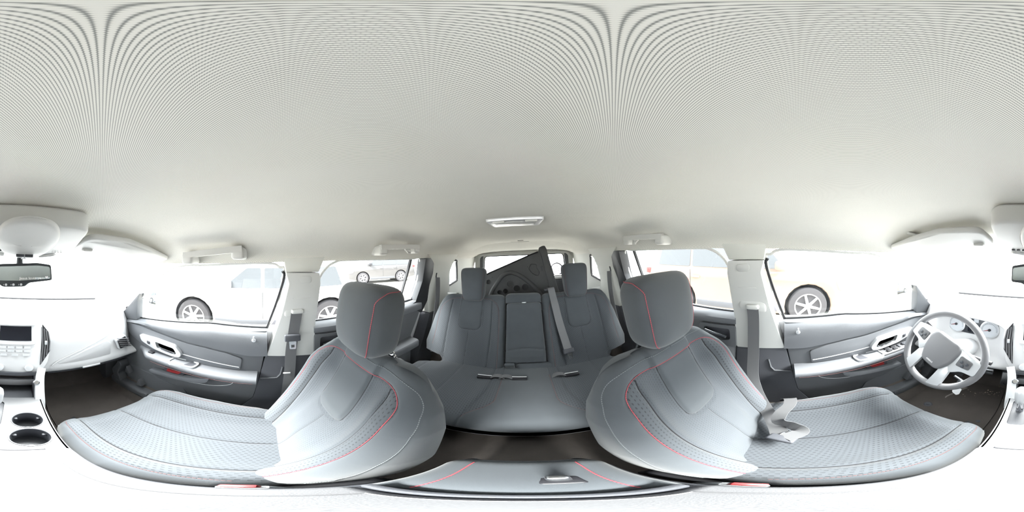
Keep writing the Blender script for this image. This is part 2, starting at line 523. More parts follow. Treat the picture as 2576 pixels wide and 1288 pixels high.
# tailgate
def back(x, z, d): return (x, -2.20 - d - .22 * max(0, z + .1) * -1, z)
hole = rpoly([(-.545, -.005), (.545, -.005), (.575, -.315), (-.575, -.315)], .05, 6)
tg = mk('wall_back', holed(rpoly([(-.68, .09), (.68, .09), (.70, -.98), (-.70, -.98)], .02, 2), [hole], back, .03, .07), 'pale_trim', kind='structure', label='tailgate inner panel behind the cargo area')
ring = rpoly([(-.63, .028), (.63, .028), (.655, -.35), (-.655, -.35)], .08, 8)
mk('window_surround', holed(ring, [rpoly([(-.60, .005), (.60, .005), (.625, -.325), (-.625, -.325)], .06, 8)], back, -.01, .04), 'pale_plastic', tg)
for s in (1, -1): mk('side_pad', prism(rpoly([(s * .60, .0), (s * .555, .0), (s * .575, -.315), (s * .625, -.32)], .006, 3), back, .005, .03, .003), 'door_plastic', tg)
mk('lower_panel', prism([(-.64, -.36), (.64, -.36), (.66, -.95), (-.66, -.95)], back, -.03, .04, .01), 'charcoal_plastic', tg)
wn = thing('window_8', 'rear window in the tailgate', None, (0, -2.25, -.31), kind='structure')
mk('pane', prism(rpoly([(-.56, .01), (.56, .01), (.59, -.33), (-.59, -.33)], .05, 5), back, .046, .050), 'tail_glass', wn)
mk('seal', tube([back(x, z, .032) for x, z in hole], .006, 6, closed=True), 'rubber', wn)

# windscreen, bonnet, firewall
rings = []
for v in np.linspace(0, 1, 7):
    hw = .585 + .135 * v; y = .655 + (1.26 - .655) * v; z = .062 + (-.352 - .062) * v
    rings.append([(hw * u, y + .05 * (1 - u * u), z + .015 * (1 - u * u)) for u in np.linspace(-1, 1, 21)])
wn = thing('window_1', 'windscreen above the dashboard', None, (0, 1.2, -.35), kind='structure')
mk('pane', loft(rings, closed=False), 'window_glass', wn, solid=.004)
mk('lower_seal', tube([(.72 * u, 1.205 + .05 * (1 - u * u), -.332 + .012 * (1 - u * u)) for u in np.linspace(-.9, .9, 31)], .0085, 6), 'rubber', wn)
mk('trim_8', prism([(1.24, -.38), (1.26, -1.0), (1.36, -1.05), (1.36, -.40)], lambda y, z, d: (d, y, z), -.78, .78, .01), 'charcoal_plastic', kind='structure', label='black firewall behind the dashboard')
rings = []
for y in np.linspace(1.33, 2.35, 12):
    t = (y - 1.33) / 1.02
    rings.append([(x, y, -.375 - .10 * t - .12 * t ** 4 - .10 * (abs(x) / .74) ** 4) for x in np.linspace(-.76, .76, 31)])
mk('trim_9', loft(rings, closed=False), 'paint_body', kind='structure', label='silver bonnet beyond the windscreen', solid=.03)

# side windows
FO = [(.955, -.432), (.66, -.172), (.455, -.030), (.24, -.009), (.015, -.001), (-.040, -.018), (-.058, -.05), (.016, -.32), (.28, -.312), (.74, -.385)]
RO = [(-.186, -.305), (-.195, -.183), (-.21, -.085), (-.235, -.033), (-.285, .0), (-.37, .006), (-.77, .003), (-.87, -.004), (-.895, -.155), (-.866, -.285), (-.77, -.29)]
n = 2
for s, who in ((1, 'passenger'), (-1, 'driver')):
    for pts, nm in ((FO, 'front'), (RO, 'rear'), (QH, 'cargo')):
        fn = side(s) if nm != 'cargo' else (lambda y, z, d, s=s: (s * (.625 + .22 * max(0, -z) + d), y, z))
        wn = thing('window_%d' % n, '%s side window on the %s side' % (nm, who), None, (s * .72, float(np.mean([p[0] for p in pts])), min(p[1] for p in pts)), kind='structure')
        n += 1
        big = offset_poly(pts, .012)
        d0 = .045 if nm != 'cargo' else .055
        mk('pane', prism(big, fn, d0, d0 + .004), 'window_glass', wn)
        mk('seal', tube([fn(y, z, d0 - .012) for y, z in spline(pts, 5, True)], .0055 if nm != 'cargo' else .012, 6, closed=True), 'rubber' if nm == 'cargo' else 'pale_plastic', wn)  # pale colour stands in for the bloom along the front window seals
        if nm == 'front':
            mk('rear_edge_seal', tube([fn(y, z, d0 - .020) for y, z in spline([(-.052, -.035), (-.059, -.06), (-.03, -.17), (.016, -.318)], 5)], .006, 6), 'rubber', wn)
        if nm == 'rear':
            mk('divider_bar', tube([fn(-.787, .008, .04), fn(-.756, -.30, .04)], .011, 8, ry=.008), 'rubber', wn)
            mk('corner_frame', prism(rpoly([(-.868, .004), (-.93, .002), (-.985, -.035), (-1.008, -.11), (-1.003, -.195), (-1.012, -.32), (-.93, -.40), (-.80, -.315), (-.872, -.30), (-.897, -.155)], .008, 3), fn, -.016, .05, .008, 3), 'frame_black', wn)
            mk('belt_edge_seal', tube([fn(-.19, -.296, .03), fn(-.5, -.292, .03), fn(-.86, -.287, .03)], .005, 6), 'rubber', wn)

# ------------------------------------------------------------------ doors
def strip(s, pts, r, n=6):
    return tube(spline([(s * x, y, z) for x, y, z in pts], 6), r, n)

def front_door(s, who, num):
    d = thing('door_%d' % num, 'grey front door panel with long armrest on the %s side' % who, None, (s * .7, .4, -1.0), kind='structure')
    F3 = lambda y, z, e: (s * e, y, z)
    out = [(.985, -.46), (.74, -.405), (.28, -.33), (.016, -.318), (.014, -.37), (.050, -.61), (.075, -.77), (.155, -.93), (.24, -.985), (.86, -.985), (.93, -.90)]
    mk('panel', prism(out, F3, .69, .78, .006), 'door_plastic', d)
    # soft upper pad, one swept section from the mirror to the pillar
    ring = []
    for y in np.linspace(.955, .014, 40):
        zt = np.interp(y, [.014, .28, .74, .955], [-.322, -.317, -.385, -.43])
        zb = np.interp(y, [.014, .10, .19, .29, .38, .52, .70, .955], [-.462, -.463, -.447, -.434, -.431, -.417, -.406, -.45])
        h = zt - zb
        ring.append([(s * x, y, z) for x, z in ((.745, zt), (.715, zt + .006), (.690, zt - .004), (.676, zt - .25 * h), (.672, zt - .6 * h), (.679, zb + .006), (.70, zb), (.745, zb))])
    mk('upper_pad', loft(ring), 'door_soft', d, sharp=50)
    ins = rpoly([(.86, -.425), (.70, -.412), (.52, -.423), (.38, -.437), (.29, -.440), (.19, -.453), (.122, -.478), (.13, -.553), (.26, -.553), (.45, -.553), (.66, -.553), (.80, -.50)], .012, 3)
    mk('insert', prism(ins, F3, .680, .70, .005), 'door_soft', d)
    mk('bright_strip', strip(s, [(.679, .42, -.512), (.678, .26, -.521), (.678, .135, -.534)], .0022), 'silver_plastic', d)
    # release handle
    bz = rpoly([(.690, -.462), (.672, -.503), (.58, -.527), (.45, -.536), (.412, -.526), (.408, -.500), (.445, -.459), (.565, -.452)], .014, 4)
    hl = rpoly([(.570, -.473), (.452, -.479), (.432, -.512), (.462, -.520), (.555, -.512)], .010, 4)
    b = mk('handle_bezel', holed(bz, [hl], F3, .660, .684), 'silver_plastic', d)
    mk('handle_cup', prism(hl, F3, .680, .686), 'charcoal_plastic', b)
    mk('release_lever', prism(rpoly([(.53, -.500), (.445, -.506), (.448, -.517), (.53, -.512)], .004, 3), F3, .658, .672, .003), 'chrome', b)
    mk('lock_button', prism(rpoly([(.625, -.484), (.606, -.486), (.606, -.505), (.622, -.502)], .003, 3), F3, .655, .664, .002), 'charcoal_plastic', b)
    # armrest
    ring = []
    for y in np.linspace(.70, .056, 34):
        e = 1 - sst(.58, .70, y) * .75
        zt = np.interp(y, [.056, .2, .45, .70], [-.566, -.560, -.553, -.562]); zb = zt - .036
        xi = .70 - .085 * e
        ring.append([(s * x, y, z) for x, z in ((.72, zt + .004), (xi + .02, zt + .003), (xi + .006, zt - .001), (xi, zt - .010), (xi, zb + .010), (xi + .006, zb), (.72, zb - .012))])
    arm = mk('armrest', loft(ring), 'door_soft', d, sharp=45)
    mk('stitching', dashes(spline([(s * (.613 + .0), y, -.594 + .004 * math.sin(y * 4)) for y in np.linspace(.56, .07, 12)], 4), .007, .005, .0010), 'dull_thread', arm, kind='stuff')
    cup = rpoly([(.452, .0), (.448, .050), (.36, .062), (.322, .05), (.33, .008)], .012, 4)
    mk('pull_cup_rim', holed([(y, x) for y, x in offset_poly(cup, .008)], [cup], lambda y, x, e: (s * (.622 + x), y, e - .002 * (y - .4)), -.566, -.5455), 'silver_plastic', arm)
    mk('pull_cup', prism(cup, lambda y, x, e: (s * (.622 + x), y, e), -.565, -.552), 'charcoal_plastic', arm)
    # switches on the armrest top
    if s > 0:
        mk('window_switch', rbox((.652, .585, -.5525), (.024, .032, .012), .003), 'black_plastic', arm)
    else:
        pl = mk('switch_plate', rbox((-.648, .545, -.5535), (.062, .19, .012), .005), 'console_plastic', arm)
        for yy in (.497, .535):
            for xx in (-.662, -.637): mk('window_switch', rbox((xx, yy, -.546), (.018, .028, .011), .003), 'black_plastic', pl)
        mk('lockout_button', rbox((-.648, .566, -.546), (.03, .010, .008), .002), 'charcoal_plastic', pl)
        mk('mirror_knob', lathe([(.013, 0), (.013, .007), (.010, .010), (.004, .010)], (-.650, .602, -.548), (0, 0, 1), 18), 'charcoal_plastic', pl)
    # lower trim: bright sweep, lit recess, map pocket
    mk('recess', prism(rpoly([(.50, -.622), (.375, -.628), (.40, -.664), (.515, -.676)], .006, 3), F3, .668, .692, .002), 'charcoal_plastic', d)
    mk('reflector', prism(rpoly([(.485, -.642), (.405, -.640), (.42, -.659), (.49, -.664)], .003, 2), F3, .660, .672, .002), 'red_reflector', d)
    sw = rpoly([(.60, -.700), (.515, -.680), (.40, -.667), (.30, -.640), (.258, -.622), (.268, -.655), (.30, -.678), (.43, -.698), (.59, -.720)], .008, 3)
    mk('bright_sweep', prism(sw, F3, .650, .69, .006), 'door_soft', d)
    mk('pocket_groove', strip(s, [(.688, .46, -.732), (.688, .36, -.722), (.688, .25, -.708), (.688, .18, -.682), (.688, .155, -.645)], .0018), 'silver_plastic', d)
    pk = [(.80, -.76), (.835, -.86), (.79, -.945), (.52, -.915), (.30, -.925), (.26, -.965), (.84, -.975), (.90, -.86), (.83, -.73)]
    mk('map_pocket', prism(rpoly(pk, .02, 4), F3, .622, .69, .012, 3), 'door_plastic', d)
    mk('pocket_back', prism(rpoly([(.79, -.765), (.825, -.86), (.785, -.935), (.52, -.905), (.36, -.90), (.40, -.80), (.60, -.77)], .015, 3), F3, .684, .692), 'door_plastic', d)
    for yy, zz in ((.765, -.80), (.66, -.87)):
        mk('pocket_rib', prism([(yy + .03, zz - .04), (yy - .02, zz - .02), (yy + .015, zz + .03)], F3, .645, .685, .003), 'door_plastic', d)
    mk('lock_pin', join(lathe([(.009, 0), (.009, .004), (.006, .006)], (s * .674, .070, -.362), (-s, 0, 0), 16), rbox((s * .668, .070, -.350), (.006, .006, .024), .002)), 'silver_plastic', d)
    tri = rpoly([(.945, -.425), (.70, -.192), (.735, -.245), (.745, -.385)], .008, 3)
    mk('mirror_patch', prism(tri, lambda y, z, e: (s * (XG(z) + e), y, z), -.008, .04, .005), 'door_plastic', d)
    mk('belt_weatherstrip', tube([(s * .722, y, np.interp(y, [.014, .28, .74, .95], [-.312, -.306, -.375, -.422])) for y in np.linspace(.02, .93, 24)], .005, 6), 'rubber', d)
    # outside mirror
    m = thing('wing_mirror', 'white outside mirror on the %s door' % who, 'mirror', (s * .93, .93, -.40))
    mk('housing', xf(rbox((0, 0, 0), (.22, .10, .15), .045, 4), rot('Z', s * -8), (s * .93, .93, -.31)), 'paint_white', m)
    mk('mirror_face', xf(rbox((0, 0, 0), (.19, .006, .12), .002, 2), rot('Z', s * -8), (s * .925, .882, -.31)), 'mirror_glass', m)
    mk('stalk', tube([(s * .77, .93, -.37), (s * .88, .93, -.355)], .025, 10), 'black_plastic', m)

def rear_door(s, who, num):
    d = thing('door_%d' % num, 'charcoal rear door panel behind the %s seat' % who, None, (s * .7, -.5, -1.0), kind='structure')
    F3 = lambda y, z, e: (s * e, y, z)
    mk('panel', prism([(-.188, -.305), (-.77, -.297), (-.92, -.30), (-.93, -.37), (-.815, -.54), (-.79, -.82), (-.72, -.98), (-.20, -.98)], F3, .69, .78, .006), 'door_plastic', d)
    ring = []
    for y in np.linspace(-.19, -.925, 26):
        zt = -.298; zb = -.345 - .03 * (y + .19) / -.73; h = zt - zb
        ring.append([(s * x, y, z) for x, z in ((.745, zt), (.715, zt + .006), (.688, zt - .004), (.676, zt - .3 * h), (.674, zt - .6 * h), (.68, zb + .006), (.70, zb), (.745, zb))])
    mk('upper_pad', loft(ring), 'door_soft', d)
    pl = rpoly([(-.19, -.345), (-.36, -.352), (-.37, -.45), (-.185, -.46)], .015, 4)
    hl = rpoly([(-.215, -.362), (-.335, -.366), (-.34, -.415), (-.25, -.43), (-.212, -.42)], .010, 4)
    b = mk('handle_plate', holed(pl, [hl], F3, .668, .692), 'door_plastic', d)
    mk('handle_cup', prism(hl, F3, .688, .693), 'charcoal_plastic', b)
    mk('release_lever', prism(rpoly([(-.225, -.398), (-.33, -.375), (-.333, -.388), (-.23, -.412)], .004, 3), F3, .660, .678, .003), 'chrome', b)
    ring = []
    for y in np.linspace(-.24, -.80, 26):
        zt = np.interp(y, [-.80, -.55, -.24], [-.552, -.556, -.556]); zb = zt - .06
        e = 1 - sst(-.36, -.24, y) * .7
        xi = .70 - .085 * e
        ring.append([(s * x, y, z) for x, z in ((.72, zt + .004), (xi + .02, zt + .003), (xi + .006, zt - .002), (xi, zt - .012), (xi + .004, zb + .012), (xi + .014, zb), (.72, zb - .012))])
    mk('armrest', loft(ring), 'door_soft', d)
    mk('lower_pocket', prism(rpoly([(-.24, -.74), (-.70, -.74), (-.68, -.95), (-.24, -.95)], .03, 4), F3, .645, .69, .012, 3), 'door_plastic', d)
    mk('belt_weatherstrip', tube([(s * .722, -.19, -.291), (s * .722, -.90, -.287)], .005, 6), 'rubber', d)

front_door(1, 'passenger', 1); front_door(-1, 'driver', 2)
rear_door(1, 'passenger', 3); rear_door(-1, 'driver', 4)

# ------------------------------------------------------------------ seats
class Pad:
    """an upholstered cushion: a relief-shaped face, rounded edges, a rounded end, a flat back."""
    def __init__(self, o, ea, es, en, s0, s1, WL, WR, D, nf, rcap=.045, re=.045, M=121, N=110, drop=1.0):
        self.o, self.ea, self.es, self.en = [np.array(v, float) for v in (o, ea, es, en)]
        self.WL, self.WR, self.D, self.nf, self.re, self.rcap, self.s1, self.drop = WL, WR, D, nf, re, rcap, s1, drop
        rows = [(s, 0.) for s in np.linspace(s0, s1 - rcap, N)]
        rows += [(s1 - rcap + rcap * math.sin(p), rcap * (1 - math.cos(p))) for p in np.linspace(0, math.pi / 2, 12)[1:]]
        K = 26
        V = []; UV = []
        for s, i in rows:
            wl, wr = WL(s) - i, WR(s) - i
            a = np.linspace(-wl, wr, M)
            n = nf(a, np.full(M, s)) - self.edge(a, wl, wr) - i
            b = np.linspace(wr, -wl, K)
            nb = -D(s) + self.edge(b, wl, wr) * .8 + i
            n = np.maximum(n, -D(s) * .75)
            A = np.r_[a, b]; Nn = np.r_[n, nb]
            V.append(self.o + A[:, None] * self.ea + s * self.es + Nn[:, None] * self.en)
            UV.append(np.stack([A, np.full(M + K, s)], 1))
        m = M + K
        self.V = np.concatenate(V); self.UV = np.concatenate(UV)
        self.front = []; self.other = []
        for i in range(len(rows) - 1):
            for j in range(m):
                q = [i * m + j, i * m + (j + 1) % m, (i + 1) * m + (j + 1) % m, (i + 1) * m + j]
                (self.front if j < M - 1 else self.other).append(q)
        self.other.append(list(range(m - 1, -1, -1)))
        self.other.append([(len(rows) - 1) * m + j for j in range(m)])
    def edge(self, a, wl, wr):
        e = np.clip(np.minimum(a + wl, wr - a), 0, self.re)
        return self.re * (1 - np.sqrt(np.clip(1 - ((self.re - e) / self.re) ** 2, 0, 1))) * self.drop
    def at(self, a, s, lift=.0006):
        i = 0.
        if s > self.s1 - self.rcap:
            q = min(1., (s - self.s1 + self.rcap) / self.rcap); i = self.rcap * (1 - math.sqrt(1 - q * q))
        n = float(self.nf(np.array([a]), np.array([s]))[0]) - float(self.edge(np.array([a]), self.WL(s) - i, self.WR(s) - i)[0]) - i
        return self.o + a * self.ea + s * self.es + (n + lift) * self.en
    def split(self, zone):
        F = np.array(self.front); C = self.UV[F].mean(1)
        z = zone(C[:, 0], C[:, 1])
        out = {}
        for k in np.unique(z):
            fs = F[z == k].tolist()
            if k == 0: fs = fs + self.other
            ids = np.unique(np.concatenate([np.array(f) for f in fs]))
            mp = {int(v): i for i, v in enumerate(ids)}
            out[int(k)] = ((self.V[ids], [[mp[int(v)] for v in f] for f in fs]), self.UV[ids])
        if 0 not in out: out[0] = ((self.V, self.other), self.UV)
        return out
    def path(self, pts, lift=.0006, n=6):
        return np.array([self.at(a, s, lift) for a, s in spline(pts, n)])

def rrect(a, s, hw, top, r):
    """signed distance to an upright rounded-top slab |a|<hw, s<top."""
    qx = np.abs(a) - (hw - r); qy = s - (top - r)
    return np.hypot(np.maximum(qx, 0), np.maximum(qy, 0)) + np.minimum(np.maximum(qx, qy), 0) - r

def groove(d, depth, w): return -depth * np.exp(-(d / w) ** 2)

def ulobe(a, s, hw, bot, r):
    return rrect(a, -s, hw, -bot, r)

def itp(xs, ys): return lambda s: float(np.interp(s, xs, ys))

def superpad(c, hw, hd, h, tilt=0., p=3.4, pv=6., taper=.10, fw=None, nz=26, nr=44, flat=0.):
    """head restraint block; returns geometry and a function giving points on it."""
    R = rot('X', tilt)
    def pt(th, v, lift=0.):
        k = max(0., 1 - abs(2 * v - 1) ** pv) ** (1 / pv)
        k = max(k, .02)
        w = hw * (1 - taper * (1 - v)) * k + lift; d = hd * (.90 + .1 * v) * k + lift
        cs, sn = math.cos(th), math.sin(th)
        x = w * math.copysign(abs(cs) ** (2 / p), cs); y = d * math.copysign(abs(sn) ** (2 / p), sn)
        y += flat * math.sin(math.pi * v) * (1 if y > 0 else 0) * (1 - (x / (hw + 1e-6)) ** 2)
        return R @ np.array([x, y, (v - .5) * h + (lift if v > .9 else 0)]) + np.array(c)
    vv = .5 - .5 * np.cos(np.linspace(0, 1, nz) * math.pi)
    rings = [[pt(t, v) for t in np.arange(nr) / nr * 2 * math.pi] for v in vv]
    return loft(rings), pt

def front_seat(sg, y_off, label, who):
    cx = sg * .35
    t = thing('bucket_seat', label, 'seat', (cx, .15 + y_off, -1.0), group='front seats')
    # ---- backrest
    r = math.radians(25)
    def nfb(a, s):
        n = -.034 + .046 * sst(.085, .175, np.abs(a)) * (1 - .75 * sst(.27, .40, s))
        n = n + .014 * np.exp(-((s - .02) / .10) ** 2) * (1 - sst(.06, .14, np.abs(a)))
        n = n + .010 * (1 - sst(.0, .012, ulobe(a, s, .068, .148, .04))) * sst(.14, .20, s)
        n = n + groove(np.abs(np.abs(a) - seamb(s)), .008, .006) * (1 - sst(.33, .37, s))
        n = n + groove(rrect(a, s, .186, .372, .07), .004, .004)
        n = n + groove(ulobe(a, s, .068, .148, .04), .007, .0055) * (1 - sst(.365, .374, s))
        n = n + groove(a, .004, .004) * (1 - sst(.135, .15, s))
        return n
    def seamb(s): return .132 + .010 * np.sin((s + .05) * 6.5)
    W = itp([-.16, 0, .12, .26, .32, .36, .39, .43], [.205, .228, .238, .238, .228, .210, .190, .165])
    p = Pad((cx, -.03 + y_off, -.64), (sg, 0, 0), (0, -math.sin(r), math.cos(r)), (0, math.cos(r), math.sin(r)), -.15, .432, W, W,
            itp([-.15, .1, .3, .43], [.13, .15, .125, .10]), nfb, rcap=.042, re=.05, M=131, N=120)
    def zone(a, s):
        z = np.zeros(len(a), int)
        ins = rrect(a, s, .186, .372, .07) < 0
        z[ins] = 1
        z[ins & (a > 0)] = 4
        z[ins & (np.abs(a) < seamb(s))] = 2
        z[(ulobe(a, s, .068, .148, .04) < 0) & ins] = 3
        return z
    sp = p.split(zone)
    bk = mk('backrest', sp[0][0], 'seat_cloth', t, uv=sp[0][1], sharp=70)
    for q in (1, 4): mk('side_insert', sp[q][0], 'seat_perforated', bk, uv=sp[q][1], sharp=70)
    mk('centre_insert', sp[2][0], 'seat_fine', bk, uv=sp[2][1], sharp=70)
    mk('shoulder_pad', sp[3][0], 'seat_cloth', bk, uv=sp[3][1], sharp=70)
    red = [(-.186, -.13), (-.186, 0), (-.186, .12), (-.186, .27), (-.181, .325), (-.165, .352), (-.14, .367), (-.10, .372), (0, .372), (.10, .372), (.14, .367), (.165, .352), (.181, .325), (.186, .27), (.186, .12), (.186, 0), (.186, -.13)]
    mk('red_stitching', dashes(p.path(red, .0012), .0052, .0044, .0011), 'red_thread', bk, kind='stuff')
    gs = []
    for k in (-1, 1):
        gs.append(tube(p.path([(k * float(seamb(s)), s) for s in np.linspace(-.12, .364, 17)], -.0002, 3), .0022, 5))
        gs.append(tube(p.path([(k * .068, .3715), (k * .068, .27), (k * .068, .20), (k * .060, .167), (k * .040, .150), (0, .148)], -.0005), .0014, 5))
    gs.append(tube(p.path([(0, -.12), (0, .0), (0, .08), (0, .145)], -.0005), .0013, 5))
    mk('seam', join(*gs), 'dark_thread', bk)
    gs = []
    for k in (-1, 1):
        gs.append(dashes(p.path([(k * .215, -.10), (k * .226, .0), (k * .230, .12), (k * .229, .25), (k * .222, .31), (k * .203, .358), (k * .17, .388), (k * .12, .402), (k * .0, .406)], .0008), .0058, .0044, .001))
    mk('edge_stitching', join(*gs), 'grey_thread', bk, kind='stuff')
    # ---- cushion
    c = math.radians(2)
    def nfc(a, s):
        n = .040 * sst(.10, .20, np.abs(a)) * (1 - .35 * sst(.36, .47, s))
        n = n + groove(np.abs(np.abs(a) - (.150 + .012 * np.sin(s * 6))), .008, .007)
        n = n + groove(a - .004 * np.sin(s * 9), .005, .006)
        n = n + groove(np.abs(a) - .208, .003, .004)
        return n - .02 * sst(.40, .48, s)
    W = itp([-.06, .05, .20, .36, .43, .48], [.19, .225, .242, .240, .228, .20])
    p = Pad((cx, .0 + y_off, -.757), (sg, 0, 0), (0, math.cos(c), math.sin(c)), (0, -math.sin(c), math.cos(c)), -.06, .48, W, W,
            itp([-.06, .48], [.11, .085]), nfc, rcap=.038, re=.04, M=131, N=120)
    def zone(a, s):
        z = np.zeros(len(a), int)
        ins = (np.abs(a) < .208) & (s < .432)
        z[ins] = 1
        z[ins & (a > 0)] = 4
        z[ins & (np.abs(a) < .150 + .012 * np.sin(s * 6))] = 2
        return z
    sp = p.split(zone)
    cu = mk('cushion', sp[0][0], 'seat_cloth', t, uv=sp[0][1], sharp=70)
    for q in (1, 4): mk('side_insert', sp[q][0], 'seat_perforated', cu, uv=sp[q][1], sharp=70)
    mk('centre_insert', sp[2][0], 'seat_perforated', cu, uv=sp[2][1], sharp=70)
    gs = [dashes(p.path([(k * .208, .04), (k * .208, .2), (k * .208, .36), (k * .206, .42), (k * .20, .445)], .001), .0058, .0046, .0009) for k in (-1, 1)]
    mk('red_stitching', join(*gs), 'dull_thread', cu, kind='stuff')
    gs = [tube(p.path([(k * (.150 + .012 * math.sin(s * 6)), s) for s in np.linspace(.0, .445, 14)], -.0002, 3), .0024, 5) for k in (-1, 1)]
    gs.append(tube(p.path([(.004 * math.sin(s * 9), s) for s in np.linspace(.0, .445, 14)], -.0002, 3), .0019, 5))
    mk('seam', join(*gs), 'dark_thread', cu)
    for k in (-1, 1):
        mk('piping', tube(np.array([(cx + k * (W(s) - .001), s + y_off, -.757 + s * math.sin(c) - .012) for s in np.linspace(.0, .44, 20)]), .0022, 6), 'grey_thread', cu)
    # ---- base: side shields and runners
    for k, nm in ((-1, 'inner'), (1, 'outer')):
        sh = rpoly([(-.10, -.80), (.0, -.815), (.30, -.83), (.45, -.84), (.44, -.90), (.10, -.93), (-.12, -.90)], .02, 4)
        mk('side_shield', prism(sh, lambda y, z, e: (cx + sg * k * e, y + y_off, z), .200, .225, .006), 'black_plastic', t)
        mk('runner', rbox((cx + sg * k * .17, .17 + y_off, -.965), (.04, .50, .06), .006), 'satin_metal' if k < 0 else 'black_plastic', t)
    mk('seat_pan', rbox((cx, .18 + y_off, -.865), (.40, .46, .08), .02), 'black_plastic', t)
    # ---- head restraint
    hy = -.250 + y_off * 1.2
    g, pt = superpad((cx, hy, -.165), .110, .060, .204, tilt=10, p=3.6, pv=4.6, taper=.16, flat=.014)
    h = mk('headrest', g, 'seat_cloth', t, sharp=80)
    gs = []
    for th in (math.radians(42), math.radians(138)):
        kk = -1 if th < 1.5 else 1
        path = [pt(th, v, .0008) for v in np.linspace(.01, .78, 36)]
        path += [pt(th + kk * math.radians(75) * q ** 1.6, .78 + .165 * math.sin(q * math.pi / 2), .001) for q in np.linspace(.06, 1, 22)]
        gs.append(dashes(path, .0048, .0040, .0010))
    mk('red_stitching', join(*gs), 'red_thread', h, kind='stuff')
    for k in (-1, 1):
        x = cx + sg * k * .068
        b0 = np.array([x, -.287 + y_off, -.306]); b1 = np.array([x, -.262 + y_off, -.235])
        post = mk('post', tube([b0 - (b1 - b0) * .2, b1], .0062, 14), 'chrome', h)
        if sg > 0 and k < 0:
            mk('notch', join(*[lathe([(.0064, 0), (.0088, .003), (.0088, .006), (.0064, .007)], b0 + (b1 - b0) * q, b1 - b0, 14) for q in (.15, .32, .49, .66)]), 'chrome', post)
        mk('post_guide', lathe([(.022, -.004), (.022, .002), (.019, .006), (.012, .008), (.011, .013), (.006, .013)], b0 + np.array([0, 0, -.003]), (0, .10, 1), 24), 'console_plastic', bk)
    return t

front_seat(1, 0., 'charcoal cloth front seat with red stitching beside the glovebox', 'passenger')
front_seat(-1, -.045, 'charcoal cloth front seat with red stitching behind the steering wheel', 'driver')

